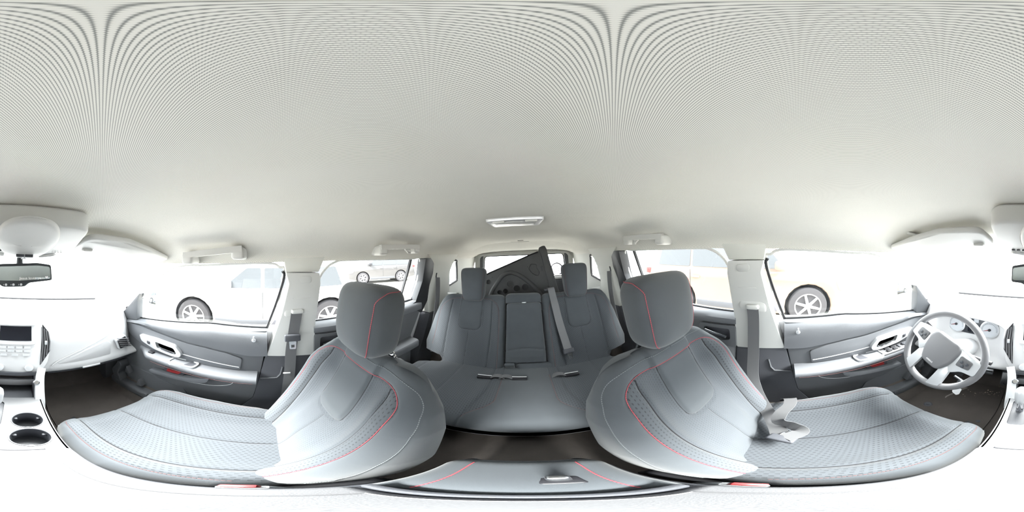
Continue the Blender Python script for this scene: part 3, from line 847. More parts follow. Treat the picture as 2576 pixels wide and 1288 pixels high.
# ---- rear bench
bench = thing('rear_bench_seat', 'dark grey cloth rear bench seat with folded middle armrest', 'seat', (0, -.6, -1.0))
r = math.radians(28.6)
ES, EN = (0, -math.sin(r), math.cos(r)), (0, math.cos(r), math.sin(r))
def nrb(a, s):
    n = .024 * sst(.10, .19, np.abs(a)) * (1 - .7 * sst(.40, .50, s))
    n = n + .008 * (1 - sst(.0, .012, ulobe(a, s, .076, .265, .04))) * sst(.25, .33, s)
    n = n + groove(np.abs(a) - .132 - .012 * np.sin(s * 5), .007, .005) * (1 - sst(.46, .48, s))
    n = n + groove(rrect(a - .012, s, .205, .487, .10), .003, .004)
    n = n + groove(ulobe(a, s, .076, .265, .04), .005, .0045) * (1 - sst(.46, .48, s))
    n = n + groove(a, .003, .004) * (1 - sst(.255, .268, s))
    return n
for s in (1, -1):
    WR = itp([-.04, .03, .052, .075, .137, .33, .46, .50, .525], [.135, .145, .16, .262, .280, .262, .235, .215, .19])
    WL = itp([-.04, .525], [.228, .228])
    p = Pad((s * .345, -.83, -.72), (s, 0, 0), ES, EN, -.04, .523, WL, WR, itp([-.04, .523], [.09, .10]), nrb, rcap=.035, re=.032, M=111, N=110)
    def zone(a, q):
        z = np.zeros(len(a), int)
        ins = rrect(a - .012, q, .205, .487, .10) < 0
        z[ins] = 1
        z[ins & (a > 0)] = 4
        z[ins & (np.abs(a) < .132 + .012 * np.sin(q * 5))] = 2
        z[(ulobe(a, q, .076, .265, .04) < 0) & ins] = 3
        return z
    sp = p.split(zone)
    b = mk('backrest', sp[0][0], 'seat_cloth', bench, uv=sp[0][1], sharp=70)
    for q in (1, 4): mk('side_insert', sp[q][0], 'seat_perforated', b, uv=sp[q][1], sharp=70)
    mk('centre_insert', sp[2][0], 'seat_perforated', b, uv=sp[2][1], sharp=70)
    mk('shoulder_pad', sp[3][0], 'seat_cloth', b, uv=sp[3][1], sharp=70)
    red = [(-.193, -.02), (-.193, .15), (-.193, .33), (-.180, .43), (-.14, .475), (-.09, .487), (0.03, .487), (.12, .483), (.175, .455), (.208, .40), (.217, .33), (.217, .12)]
    mk('red_stitching', dashes(p.path(red, .001), .0065, .005, .0010), 'dull_thread', b, kind='stuff')
    gs = []
    for k in (-1, 1):
        gs.append(tube(p.path([(k * (.132 + .012 * math.sin(q * 5)), q) for q in np.linspace(0, .46, 12)], -.001, 3), .0013, 5))
        gs.append(tube(p.path([(k * .076, .47), (k * .076, .36), (k * .075, .31), (k * .066, .283), (k * .045, .267), (0, .265)], -.0004), .0012, 5))
    gs.append(tube(p.path([(0, -.02), (0, .1), (0, .2), (0, .262)], -.0004), .0012, 5))
    mk('seam', join(*gs), 'dark_thread', b)
    # release plate on the shoulder
    cx, cy, cz = s * .525, -1.128, -.277
    pl = mk('release_plate', xf(holed(rpoly([(-.042, -.03), (.042, -.03), (.036, .03), (-.036, .03)], .008, 3), [rpoly([(-.024, -.012), (.026, -.012), (.022, .018), (-.020, .018)], .005, 3)], lambda x, y, d: (x, y, d), -.006, .004), rot('X', 12) @ rot('Z', s * 8), (cx, cy, cz)), 'pale_plastic', b)
    mk('release_lever', xf(rbox((0, .003, 0), (.044, .026, .006), .002), rot('X', 12) @ rot('Z', s * 8), (cx, cy, cz)), 'silver_plastic', pl)
    # head restraint
    hx = .335 if s > 0 else -.352
    g, pt = superpad((hx, -1.075, -.193 + (.004 if s < 0 else 0)), .092, .052, .232, tilt=8, p=4.5, pv=6., taper=.20, flat=.008)
    h = mk('headrest', g, 'seat_cloth', bench, sharp=80)
    mk('red_stitching', join(*[dashes([pt(math.radians(q), v, .0006) for v in np.linspace(.03, .93, 30)], .006, .005, .0008) for q in (38, 142)]), 'dull_thread', h, kind='stuff')
    for k in (-1, 1):
        mk('post', tube([(hx + k * .05, -1.10, -.32), (hx + k * .05, -1.085, -.25)], .005, 10), 'chrome', h)
        mk('post_guide', lathe([(.014, -.004), (.014, .004), (.006, .007)], (hx + k * .05, -1.093, -.272), (0, .2, 1), 16), 'chrome', b)
pdr = p
# middle section
mid = mk('middle_back', Pad((0, -.83, -.72), (1, 0, 0), ES, EN, -.04, .462, itp([0, 1], [.114, .114]), itp([0, 1], [.114, .114]), itp([0, 1], [.09, .09]),
    lambda a, s: -.006 + 0 * a, rcap=.02, re=.012, M=41, N=40).split(lambda a, s: np.zeros(len(a), int))[0][0], 'seat_cloth', bench, sharp=70)
pr = Pad((-.002, -.83, -.72), (1, 0, 0), ES, EN, .458, .528, itp([0, 1], [.113, .113]), itp([0, 1], [.121, .121]), itp([0, 1], [.10, .10]), lambda a, s: .012 - .25 * np.maximum(0, .48 - s), rcap=.03, re=.02, M=51, N=14)
mk('top_roll', pr.split(lambda a, s: np.zeros(len(a), int))[0][0], 'seat_cloth', bench, sharp=70)
pa = Pad((-.003, -.83, -.72), (1, 0, 0), ES, EN, .062, .455, itp([0, 1], [.108, .108]), itp([0, 1], [.112, .112]), itp([0, 1], [.02, .02]),
         lambda a, s: .030 + groove(s - .145 - .01 * np.cos(a * 20), .006, .005) - .05 * np.maximum(0, .10 - s) * 4, rcap=.018, re=.02, M=61, N=70)
ar = mk('folded_armrest', pa.split(lambda a, s: np.zeros(len(a), int))[0][0], 'seat_cloth', bench, sharp=70)
mk('pull_tab', rbox(pa.at(.0, .452, .004), (.028, .006, .008), .002), 'satin_metal', ar)
mk('seam', tube(pa.path([(-.107, .40), (-.108, .2), (-.106, .075), (-.09, .066), (.09, .066), (.108, .075), (.110, .2), (.110, .40)], -.002, 4), .0015, 5), 'dark_thread', ar)
mk('cross_seam', tube(pa.path([(-.1, .150), (0, .155), (.1, .150)], -.002, 6), .0012, 5), 'dark_thread', ar)
pb = Pad((-.035, -.83, -.72), (1, 0, 0), ES, EN, -.04, .056, itp([0, 1], [.13, .13]), itp([0, 1], [.088, .088]), itp([0, 1], [.03, .03]), lambda a, s: .02 + .0 * a, rcap=.02, re=.02, M=41, N=14)
mk('middle_lower_pad', pb.split(lambda a, s: np.zeros(len(a), int))[0][0], 'seat_cloth', bench, sharp=70)
mk('side_tab', rbox((.083, -.835, -.69), (.05, .02, .10), .006, 2, rot('X', -28.6)), 'seat_cloth', bench)
# cushion
def nrc(a, s):
    q = np.abs(np.abs(a) - .345)
    inner = np.abs(a) - (.108 + .09 * sst(.28, .42, s) ** 1.5)
    n = .012 * sst(.12, .2, q) - .015 * (1 - sst(.0, .09, np.abs(a))) * 0
    n = n + groove(inner, .003, .004) + groove(np.abs(a) - (.155 + .04 * sst(.2, .42, s)), .006, .005) + groove(np.abs(a) - .345, .004, .005) + groove(np.abs(a) - .53, .005, .005)
    return n + .012 * np.sin(np.clip(s / .44, 0, 1) * math.pi) - .02 * sst(.30, .44, s)
WQ = itp([-.05, .02, .10, .40], [.49, .50, .60, .60])
pc = Pad((0, -.845, -.705), (1, 0, 0), (0, 1, 0), (0, 0, 1), -.05, .445, WQ, WQ, itp([0, 1], [.16, .16]), nrc, rcap=.06, re=.04, M=261, N=80)
def zone(a, s):
    inner = np.abs(a) - (.108 + .09 * sst(.28, .42, s) ** 1.5)
    z = np.zeros(len(a), int); z[(inner > 0) & (s < .40) & (np.abs(a) < .57)] = 1
    return z
sp = pc.split(zone)
cu = mk('cushion', sp[0][0], 'seat_cloth', bench, uv=sp[0][1], sharp=70)
mk('seat_insert', sp[1][0], 'seat_perforated', cu, uv=sp[1][1], sharp=70)
gs = []; g2 = []
for k in (-1, 1):
    gs.append(dashes(pc.path([(k * (.108 + .09 * float(sst(.28, .42, s)) ** 1.5), s) for s in np.linspace(.10, .405, 16)], .001, 3), .0065, .005, .0010))
    mk('seam', tube(pc.path([(k * (.155 + .04 * float(sst(.2, .42, s))), s) for s in np.linspace(.08, .41, 12)], -.001, 3), .0013, 5), 'dark_thread', cu)
    mk('seam', tube(pc.path([(k * .345, .08), (k * .345, .25), (k * .345, .41)], -.001, 5), .0012, 5), 'dark_thread', cu)
mk('red_stitching', join(*gs), 'dull_thread', cu, kind='stuff')
mk('base', rbox((0, -.66, -.93), (1.10, .36, .14), .02), 'black_plastic', bench)

# ------------------------------------------------------------------ seat belts
def tongue(parent, c, R, sc=1.):
    """plastic belt tongue with its metal plate."""
    b = mk('tongue', xf(rbox((0, 0, 0), (.058 * sc, .014, .030 * sc), .006, 3), R, c), 'charcoal_plastic', parent)
    pl = holed(rpoly([(-.013, -.015), (.013, -.015), (.011, -.050), (-.011, -.050)], .003, 2), [rpoly([(-.006, -.030), (.006, -.030), (.006, -.043), (-.006, -.043)], .001, 2)], lambda x, z, d: (x * sc, d, z * sc), -.001, .0012)
    mk('latch_plate', xf(pl, R, c), 'chrome', b)

def dring(parent, s, y, z):
    mk('guide_loop', xf(rbox((0, 0, 0), (.030, .052, .022), .009, 3), None, (s * .655, y, z)), 'pale_plastic', parent)
    mk('guide_cover', prism(rpoly([(y - .06, z - .015), (y + .055, z - .03), (y + .05, z + .02), (y - .055, z + .03)], .02, 4), lambda a, b, e: (s * e, a, b), .655, .685, .006), 'pale_plastic', parent)

b = thing('front_seat_belt', 'grey front seat belt hanging straight down the pillar on the passenger side', 'seat belt', (.67, -.08, -.96), group='front seat belts')
dring(b, 1, -.112, -.212)
mk('webbing', ribbon(spline([(.650, -.110, -.215), (.652, -.104, -.26), (.655, -.094, -.33), (.660, -.084, -.42), (.668, -.078, -.55), (.672, -.066, -.70), (.676, -.05, -.96)], 5), (0, 1, 0), .046), 'belt_web', b)
tongue(b, (.646, -.090, -.338), rot('Z', 90) @ rot('X', 4), 1.15)
mk('label_tag', rbox((.662, -.065, -.555), (.002, .03, .008), .0005), 'white_print', b)

b = thing('front_seat_belt', 'grey front seat belt slack across the seat behind the steering wheel', 'seat belt', (-.60, -.1, -.96), group='front seat belts')
dring(b, -1, -.112, -.235)
web = spline([(-.648, -.112, -.235), (-.646, -.108, -.30), (-.635, -.106, -.45), (-.612, -.104, -.57), (-.575, -.085, -.64), (-.520, -.055, -.69), (-.46, -.025, -.715), (-.40, -.005, -.722), (-.345, .005, -.722)], 6)
wd = [np.array([0., 1, 0]) * (1 - q) + np.array([.35, .9, .30]) * q for q in np.linspace(0, 1, len(web))]
mk('webbing', ribbon(web, wd, .046), 'belt_web', b)
tongue(b, (-.335, .006, -.712), rot('Z', 62) @ rot('X', 80), 1.1)
lap = spline([(-.335, .012, -.706), (-.365, .050, -.700), (-.395, .030, -.694), (-.42, -.002, -.690), (-.455, .005, -.672), (-.50, .03, -.668), (-.555, .035, -.69), (-.595, .02, -.76)], 6)
wd = [np.array([.5, .6, .2]) * (1 - q) + np.array([.15, .9, .35]) * q for q in np.linspace(0, 1, len(lap))]
mk('lap_webbing', ribbon(lap, wd, .044), 'belt_pale', b)
mk('anchor', rbox((-.597, .02, -.80), (.02, .04, .10), .006), 'black_plastic', b)

for s, who in ((1, 'passenger'), (-1, 'driver')):
    b = thing('rear_seat_belt', 'grey rear seat belt from the pillar slot behind the %s seat' % who, 'seat belt', (s * .60, -.95, -.72), group='outer rear seat belts')
    mk('webbing', ribbon(spline([(s * .632, -1.088, -.150), (s * .628, -1.080, -.20), (s * .625, -1.062, -.30), (s * .628, -1.03, -.43), (s * .632, -.985, -.57), (s * .632, -.958, -.66), (s * .60, -.93, -.72)], 5), (.25 * s, 1, 0), .044), 'belt_web', b)
    tongue(b, (s * .622, -.963, -.635), rot('Z', 90) @ rot('X', 4), .9)
b = thing('rear_seat_belt', 'pale grey middle belt lying down the rear backrest beside the folded armrest', 'seat belt', (-.22, -.9, -.70))
cb = spline([(-.178, -1.115, -.245), (-.186, -1.085, -.236)] + [tuple(pdr.at(-.345 - x, q, .0)) [:1] + tuple((pdr.o + pdr.es * q + pdr.en * (.032 - .02 * (q > .45)))[1:]) for x, q in ((-.192, .49), (-.197, .42), (-.205, .34), (-.215, .26), (-.226, .18), (-.233, .12))], 6)
mk('webbing', ribbon(cb, (1, 0, 0), .045), 'belt_pale', b)
mk('shoulder_outlet', rbox((-.176, -1.118, -.252), (.066, .034, .012), .004), 'charcoal_plastic', b)
tongue(b, tuple(cb[-1] + np.array([-.002, .004, -.004])), rot('Y', 8) @ rot('X', 28), 1.05)

def bench_buckle(x, y, z, dirx, label):
    o = thing('seat_belt_buckle', label, 'buckle', (x, y, z - .01), group='buckles on the rear cushion')
    mk('housing', rbox((x + dirx * .048, y + .004, z), (.070, .030, .016), .004), 'black_plastic', o)
    mk('bright_edge', rbox((x + dirx * .048, y + .0, z + .0085), (.066, .006, .003), .001), 'silver_plastic', o)
    mk('webbing', ribbon(spline([(x - dirx * .040, y - .006, z - .003), (x - dirx * .02, y - .002, z + .011), (x, y, z + .012), (x + dirx * .018, y + .003, z + .004)], 5), (0, 1, .25), .036, .003), 'belt_pale', o)
bench_buckle(.140, -.722, -.680, 1, 'black seat belt buckle with its release facing the passenger door')
bench_buckle(.078, -.722, -.680, -1, 'black seat belt buckle lying in front of the folded armrest')
bench_buckle(-.160, -.722, -.680, -1, 'black seat belt buckle lying below the middle belt')
for s, who in ((1, 'passenger'), (-1, 'driver')):
    yo = 0 if s > 0 else -.045
    o = thing('seat_belt_buckle', 'black upright seat belt buckle between the console and the %s seat' % who, 'buckle', (s * .112, .0 + yo, -.84))
    mk('stalk', tube([(s * .118, -.02 + yo, -.86), (s * .113, .0 + yo, -.77)], .010, 8, ry=.006), 'black_plastic', o)
    mk('housing', rbox((s * .110, .012 + yo, -.735), (.014, .042, .085), .006, 2, rot('X', -18)), 'silver_plastic', o)
    mk('release_button', rbox((s * .112, .027 + yo, -.692), (.012, .030, .012), .003, 2, rot('X', -18)), 'red_reflector', o)

# ------------------------------------------------------------------ dashboard
dash = thing('dashboard', 'pale sunlit dashboard with round gauges and centre screen', 'dashboard', (0, .95, -.75))
def dash_profile(x):
    hood = math.exp(-((x + .36) / .20) ** 6)                      # set back behind the wheel for the gauges
    endl = sst(.60, .69, abs(x))
    P = np.array([(1.215, -.350), (1.08, -.318), (.97, -.305), (.88, -.318), (.815, -.350), (.775, -.415), (.758, -.50), (.745, -.575), (.738, -.612), (.752, -.640), (.84, -.665), (1.05, -.72), (1.23, -.80)])
    P[3:8, 0] += hood * np.array([-.01, .05, .10, .10, .05])
    P[3:5, 1] += hood * np.array([.012, .0])
    P[4:8, 0] += .06 * endl
    P[:4, 1] -= .035 * endl
    return P
rings = []
for x in np.linspace(-.685, .685, 90):
    q = dash_profile(x)
    q = spline(q, 4)
    rings.append([(x, y, z) for y, z in q])
mk('body', loft(rings), 'dash_plastic', dash, sharp=60)
mk('crease', tube(spline([(.175, .738, -.585), (.22, .744, -.552), (.345, .752, -.501), (.47, .763, -.457), (.55, .778, -.421)], 6), .003, 6), 'dash_plastic', dash)
gb = rpoly([(.20, -.578), (.345, -.512), (.47, -.475), (.50, -.50), (.50, -.585), (.22, -.592)], .012, 4)
mk('glovebox_lid', prism(gb, lambda x, z, d: (x, .748 + d + (.0 if z < -.5 else .06 * (z + .5) * 1.), z), -.005, .02, .004), 'dash_plastic', dash)
mk('glovebox_latch', rbox((.38, .742, -.632), (.10, .02, .012), .004), 'silver_plastic', dash)
mk('underside', prism([(.76, -.645), (1.2, -.76), (1.2, -.78), (.76, -.665)], lambda y, z, d: (d, y, z), .16, .66, .006), 'charcoal_plastic', dash)
mk('defroster_slot', rbox((0, 1.13, -.327), (1.05, .03, .006), .002, 2, rot('X', 13)), 'black_plastic', dash)
# round-cornered end vents
for s in (1, -1):
    vo = rpoly([(s * .525, -.486), (s * .592, -.462), (s * .632, -.552), (s * .548, -.560)], .012, 4)
    F = lambda x, z, d: (x, .742 + .06 * float(sst(.60, .69, abs(x))) + d + .10 * (z + .5) * .5, z)
    v = mk('side_vent', prism(vo, F, -.010, .02, .004), 'silver_plastic', dash)
    mk('opening', prism(offset_poly(vo, -.007), F, -.0125, -.006), 'black_plastic', v)
    for k in range(5):
        z = -.482 - k * .0155
        mk('slat', xf(rbox((0, 0, 0), (.082, .012, .004), .001), rot('Y', s * 14), (s * (.568 + .006 * k), .728, z)), 'console_plastic', v)
# centre stack
def st(x, v, d=0.):            # v runs down the stack, d towards the driver
    y = .818 - .105 * v; z = -.332 - .270 * v
    return (x, y - .93 * d, z + .36 * d)
def stbox(x, v, sx, sz, d0, d1, m, nm, par, bev=.003):
    hz = sz / .2897 / 2
    return mk(nm, prism(rpoly([(x - sx / 2, v - hz), (x + sx / 2, v - hz), (x + sx / 2, v + hz), (x - sx / 2, v + hz)], min(sx, sz) * 0 + .0001, 1), lambda a, b, d: st(a, b, d), d0, d1, 0), m, par)
stack = mk('centre_stack', prism(rpoly([(-.165, -.02), (.165, -.02), (.172, .35), (.150, .80), (.118, 1.0), (-.118, 1.0), (-.150, .80), (-.172, .35)], .02, 4), st, -.06, .012, .006), 'dash_plastic', dash)
hood = mk('screen_surround', prism(rpoly([(-.098, .02), (.098, .02), (.092, .45), (-.092, .45)], .012, 4), st, .008, .020, .004), 'dash_plastic', stack)
stbox(0, .24, .150, .078, .018, .0225, 'screen', 'screen', stack)
mk('brow', prism(rpoly([(-.100, .055), (.100, .055), (.094, .085), (-.094, .085)], .006, 3), st, .012, .04, .003), 'dash_plastic', stack)
for k, (v, xs) in enumerate(((.50, (-.056, -.019, .019, .056)), (.57, (-.056, -.019, .019, .056)), (.645, (-.050, .0, .05)))):
    for x in xs: stbox(x, v, .030, .011, .010, .018, 'silver_plastic', 'button', stack)
for x in (-.064, .064):
    c = np.array(st(x, .90, .010)); ax = np.array([0, -.93, .36])
    mk('knob', lathe([(.020, 0), (.020, .010), (.017, .016), (.012, .017)], c, ax, 24), 'silver_plastic', stack)
for s in (1, -1):
    vo = [(s * .118, .80), (s * .108, .86), (s * .128, .08), (s * .136, .07), (s * .160, .22), (s * .163, .55)]
    vo = rpoly([(s * .131, .07), (s * .160, .22), (s * .163, .58), (s * .113, .86)], .01, 4)
    v = mk('centre_vent', prism(vo, st, .004, .014, .002), 'black_plastic', stack)
    for k in range(4):
        q = k / 3.
        a = np.array(st(s * (.128 + .030 * q), .12 + .10 * q, .016)); b_ = np.array(st(s * (.118 + .040 * q), .82 - .24 * q, .016))
        mk('slat', tube([a, (a + b_) / 2 + np.array([s * .006, 0, 0]), b_], .0030, 6), 'console_plastic', v)
    mk('vane_tab', rbox(st(s * .143, .42, .022), (.012, .008, .022), .002), 'silver_plastic', v)
mk('lip', prism(rpoly([(-.105, .985), (.105, .985), (.10, 1.045), (-.10, 1.045)], .008, 3), st, -.02, .03, .004), 'charcoal_plastic', stack)
mk('lower_band', rbox((0, .690, -.652), (.20, .05, .035), .006, 2, rot('X', -20)), 'console_plastic', stack)
# gauges
cl = mk('gauge_binnacle', prism(rpoly([(-.545, -.375), (-.36, -.358), (-.185, -.366), (-.195, -.45), (-.225, -.515), (-.36, -.50), (-.50, -.52), (-.545, -.46)], .02, 4), lambda x, z, d: (x, .862 + d, z), 0, .04, .006), 'gauge_dark', dash)
hb = [(-.56, .0), (-.36, 0), (-.17, 0)]
rings = []
for x in np.linspace(-.575, -.165, 30):
    u = (x + .37) / .205
    z0 = -.338 - .018 * u * u - .03 * abs(u) ** 8; 
    rings.append([(x, .79, z0), (x, .785, z0 - .006), (x, .79, z0 - .013), (x, .88, z0 - .020), (x, .90, z0 + .012), (x, .85, z0 + .014)])
mk('gauge_hood', loft(rings), 'dash_plastic', cl, sharp=60)
for gx, gz in ((-.470, -.437), (-.267, -.437)):
    g = mk('gauge', lathe([(.056, .0), (.056, .006), (.050, .008), (.050, .005), (.0, .005)], (gx, .860, gz), (0, -1, .12), 40), 'silver_plastic', cl)
    mk('dial', lathe([(.049, .0055), (.049, .0065), (.0, .0065)], (gx, .860, gz), (0, -1, .12), 40), 'gauge_face', g)
    tk = []
    for k in range(25):
        a = math.radians(225 - k * 270 / 24)
        tk.append(xf(rbox((0, 0, 0), (.0018, .001, .008), .0003, 1), rot('Y', 90 - math.degrees(a)), (gx + .042 * math.cos(a), .8525, gz + .042 * math.sin(a))))
    mk('tick_marks', join(*tk), 'gauge_dark', g, kind='stuff')
    mk('needle', tube([(gx, .850, gz), (gx - .036, .850, gz - .012)], [.003, .0008], 6), 'red_reflector', g)
    mk('needle_hub', lathe([(.008, 0), (.008, .006), (.005, .008)], (gx, .853, gz), (0, -1, .12), 16), 'black_plastic', g)
for gx in (-.392, -.345): mk('small_gauge', rbox((gx, .858, -.392), (.030, .012, .024), .004), 'gauge_face', cl)
mk('centre_display', rbox((-.368, .858, -.455), (.06, .01, .05), .004), 'screen', cl)

# ------------------------------------------------------------------ steering wheel
WC = np.array([-.365, .54, -.432]); th = math.radians(25)
WN = np.array([0, -math.cos(th), math.sin(th)]); WU = np.array([0, math.sin(th), math.cos(th)]); WX = np.array([1., 0, 0])
turn = math.radians(-20)
RX = WX * math.cos(turn) + WU * math.sin(turn); RU = -WX * math.sin(turn) + WU * math.cos(turn)
def wp(x, u, d=0.): return WC + x * RX + u * RU + d * WN
wheel = thing('steering_wheel', 'grey three-spoke steering wheel in front of the gauges', 'steering wheel', tuple(WC))
mk('rim', tube([wp(.176 * math.cos(a), .176 * math.sin(a)) for a in np.arange(72) / 72 * 2 * math.pi], .0155, 14, closed=True), 'wheel_leather', wheel)
hub = rpoly([(-.078, .045), (-.06, .075), (.06, .075), (.078, .045), (.072, -.02), (.045, -.080), (-.045, -.080), (-.072, -.02)], .022, 5)
mk('airbag_cover', prism(hub, wp, -.01, .030, .012, 3), 'wheel_leather', wheel)
for k in (-1, 1):
    sp_ = rpoly([(k * .062, .070), (k * .168, .048), (k * .172, -.018), (k * .120, -.025), (k * .085, -.060), (k * .062, -.03)], .012, 4)
    s_ = mk('spoke', prism(sp_, wp, -.006, .018, .006), 'silver_plastic', wheel)
    pad_ = rpoly([(k * .085, .040), (k * .140, .036), (k * .142, -.002), (k * .088, -.010)], .008, 4)
    c_ = mk('control_pad', prism(pad_, wp, .016, .023, .003), 'console_plastic', s_)
    for q in ((.102, .018), (.124, .018), (.113, .003)): mk('button', lathe([(.007, 0), (.007, .003), (.005, .004)], wp(k * q[0], q[1], .022), WN, 12), 'gauge_dark', c_)
lw = rpoly([(-.080, -.010), (-.045, -.055), (-.050, -.170), (-.098, -.148)], .010, 3)
for k in (-1, 1):
    mk('lower_spoke', prism([(k * x, y) for x, y in lw], wp, -.006, .014, .006), 'silver_plastic', wheel)
fc = bpy.data.curves.new('airbag_text', 'FONT'); fc.body = 'AIRBAG'; fc.size = .011; fc.extrude = .0004; fc.align_x = 'CENTER'
def text_geo(body, size, place, extrude=.0003, bold=False):
    cu_ = bpy.data.curves.new('t', 'FONT'); cu_.body = body; cu_.size = size; cu_.extrude = extrude; cu_.align_x = 'LEFT'
    if bold: cu_.offset = size * .014
    ob_ = bpy.data.objects.new('t', cu_); COL.objects.link(ob_)
    bpy.context.view_layer.update()
    me_ = bpy.data.meshes.new_from_object(ob_.evaluated_get(bpy.context.evaluated_depsgraph_get()))
    V_ = np.array([v.co[:] for v in me_.vertices]); F_ = [list(p_.vertices) for p_ in me_.polygons]
    bpy.data.objects.remove(ob_); bpy.data.curves.remove(cu_); bpy.data.meshes.remove(me_)
    return np.array([place(*v) for v in V_]), F_
bpy.data.curves.remove(fc)
mk('airbag_lettering', text_geo('AIRBAG', .010, lambda x, y, z: wp(x - .02, y - .062, .0302 + z)), 'white_print', wheel)
mk('column', tube([WC - WN * .02, WC - WN * .12, WC - WN * .30], [.045, .052, .055], 16), 'dash_plastic', wheel)
mk('turn_stalk', tube([wp(-.04, .02, -.07), wp(-.10, .035, -.065), wp(-.175, .045, -.055)], [.006, .007, .010], 10), 'black_plastic', wheel)
mk('wiper_stalk', tube([wp(.04, .02, -.07), wp(.10, .035, -.065), wp(.185, .050, -.055)], [.006, .007, .010], 10), 'black_plastic', wheel)

kt = thing('key_tag', 'white paper tag on a key hanging below the steering column', 'tag', (-.305, .56, -.72))
mk('key', join(rbox((-.312, .60, -.635), (.05, .010, .012), .003, 2, rot('Y', 30)), lathe([(.016, 0), (.016, .008), (.012, .009)], (-.300, .60, -.655), (0, -1, 0), 16)), 'satin_metal', kt)
mk('string', tube([(-.300, .596, -.665), (-.302, .585, -.68), (-.303, .575, -.69)], .0012, 5), 'white_print', kt)
mk('paper', prism(rpoly([(-.325, -.685), (-.285, -.690), (-.290, -.725), (-.302, -.735), (-.322, -.722)], .004, 2), lambda x, z, d: (x, .575 + d + .3 * (z + .7), z), 0, .001), 'paper_white', kt)

# ------------------------------------------------------------------ centre console
con = thing('centre_console', 'pale centre console with two cup holders between the front seats', 'console', (0, .3, -1.0))
ZT = -.668
cups = [((.038, .432), .041), ((.036, .338), .043)]
out = rpoly([(-.098, .575), (.098, .575), (.098, .45), (.096, .262), (-.098, .262), (-.098, .45)], .01, 3)
mk('top_plate', holed(out, [circle2(c, r, 32) for c, r in cups] + [rpoly([(-.078, .545), (-.028, .545), (-.030, .40), (-.076, .40)], .012, 4)], lambda x, y, d: (x, y, d), ZT - .02, ZT), 'console_plastic', con)
for (x, y), r_ in cups:
    w_ = mk('cup_well', lathe([(r_ + .0035, 0), (r_ + .003, .002), (r_, .001), (r_ - .003, -.02), (r_ - .005, -.062), (.0, -.062)], (x, y, ZT), (0, 0, 1), 36, cap=False), 'charcoal_plastic', con)
    for k in range(3):
        a = k * 2.094 + .5
        mk('grip_tab', rbox((x + (r_ - .005) * math.cos(a), y + (r_ - .005) * math.sin(a), ZT - .018), (.012, .012, .014), .004), 'charcoal_plastic', w_)
for s in (1, -1):
    mk('side', prism(rpoly([(.75, -.64), (.70, ZT), (.262, ZT), (.24, -.66), (-.17, -.66), (-.18, -1.0), (.85, -1.0)], .006, 2), lambda y, z, d: (s * (d + .03 * (ZT - z)), y, z), .088, .098, .003), 'charcoal_plastic', con)
# gear selector
slot = mk('selector_gate', rbox((-.053, .472, ZT - .012), (.052, .15, .012), .003), 'charcoal_plastic', con)
mk('selector_stem', tube([(-.052, .490, ZT - .01), (-.053, .500, ZT + .055)], [.012, .010], 12), 'chrome', con)
mk('selector_knob', loft([[(-.053 + a * .019 * math.cos(q), .502 + a * .022 * math.sin(q) + .2 * (z - .05), ZT + z) for q in np.arange(20) / 20 * 2 * math.pi] for z, a in ((.045, .6), (.055, .95), (.075, 1.05), (.100, 1.1), (.118, .95), (.126, .6), (.128, .1))]), 'silver_plastic', con)
# cubby below the stack with its two flanking brackets
mk('cubby_floor', rbox((0, .635, -.705), (.15, .14, .01), .002), 'charcoal_plastic', con)
mk('cubby_back', rbox((0, .715, -.685), (.18, .02, .07), .004), 'black_plastic', con)
mk('socket', lathe([(.012, 0), (.012, .006), (.009, .007), (.009, .002), (0, .002)], (.005, .705, -.672), (0, -1, 0), 20), 'charcoal_plastic', con)
for s in (1, -1):
    br = spline([(s * .118, .700, -.575), (s * .104, .655, -.600), (s * .096, .605, -.640), (s * .092, .560, -.690), (s * .088, .535, -.720)], 5)
    k_ = mk('bracket', ribbon(br, (1, 0, 0), .034, .030), 'silver_plastic', con)
    mk('bracket_knob', lathe([(.013, 0), (.013, .006), (.009, .010)], (s * .086, .624, -.603), (0, -.7, .7), 20), 'chrome', k_)
    mk('cubby_wall', prism([(.70, -.62), (.62, -.66), (.57, -.71), (.70, -.71)], lambda y, z, d: (s * d, y, z), .076, .086, .002), 'black_plastic', con)
# storage box and sliding padded lid
mk('box_top', rbox((-.003, .105, -.632), (.186, .300, .03), .012, 3), 'console_plastic', con)
mk('box_gap_shade', rbox((-.010, .258, -.628), (.12, .012, .010), .003), 'black_plastic', con)  # black bar colours in the shadow of the gap ahead of the box
mk('box_seam', tube([(.058, .225, -.6155), (.060, .12, -.615), (.062, .0, -.615), (.060, -.035, -.615), (-.066, -.035, -.615), (-.070, .0, -.615), (-.068, .12, -.615), (-.066, .225, -.6155)], .0016, 6), 'console_plastic', con)
mk('box_body', rbox((0, .02, -.82), (.18, .42, .34), .012), 'charcoal_plastic', con)
pl_ = Pad((0, -.055, -.640), (1, 0, 0), (0, -1, 0), (0, 0, 1), 0, .140, itp([0, 1], [.092, .092]), itp([0, 1], [.092, .092]), itp([0, 1], [.02, .02]),
          lambda a, s: .045 - .010 * (np.abs(a) / .09) ** 2 - .02 * np.exp(-s / .02) + groove(np.abs(np.abs(a) - .060), .002, .003), rcap=.03, re=.022, M=61, N=40)
lid = mk('armrest_lid', pl_.split(lambda a, s: np.zeros(len(a), int))[0][0], 'seat_cloth', con, sharp=70)
mk('red_stitching', join(*[dashes(pl_.path([(k * .060, .01), (k * .060, .06), (k * .060, .10), (k * .058, .124)], .001), .0052, .0044, .0012) for k in (-1, 1)]), 'red_thread', lid, kind='stuff')
mk('latch_button', rbox((-.026, -.114, -.582), (.020, .014, .046), .005, 3), 'satin_metal', lid)
mk('latch_base', rbox((-.026, -.110, -.602), (.036, .030, .012), .005, 3), 'black_plastic', lid)
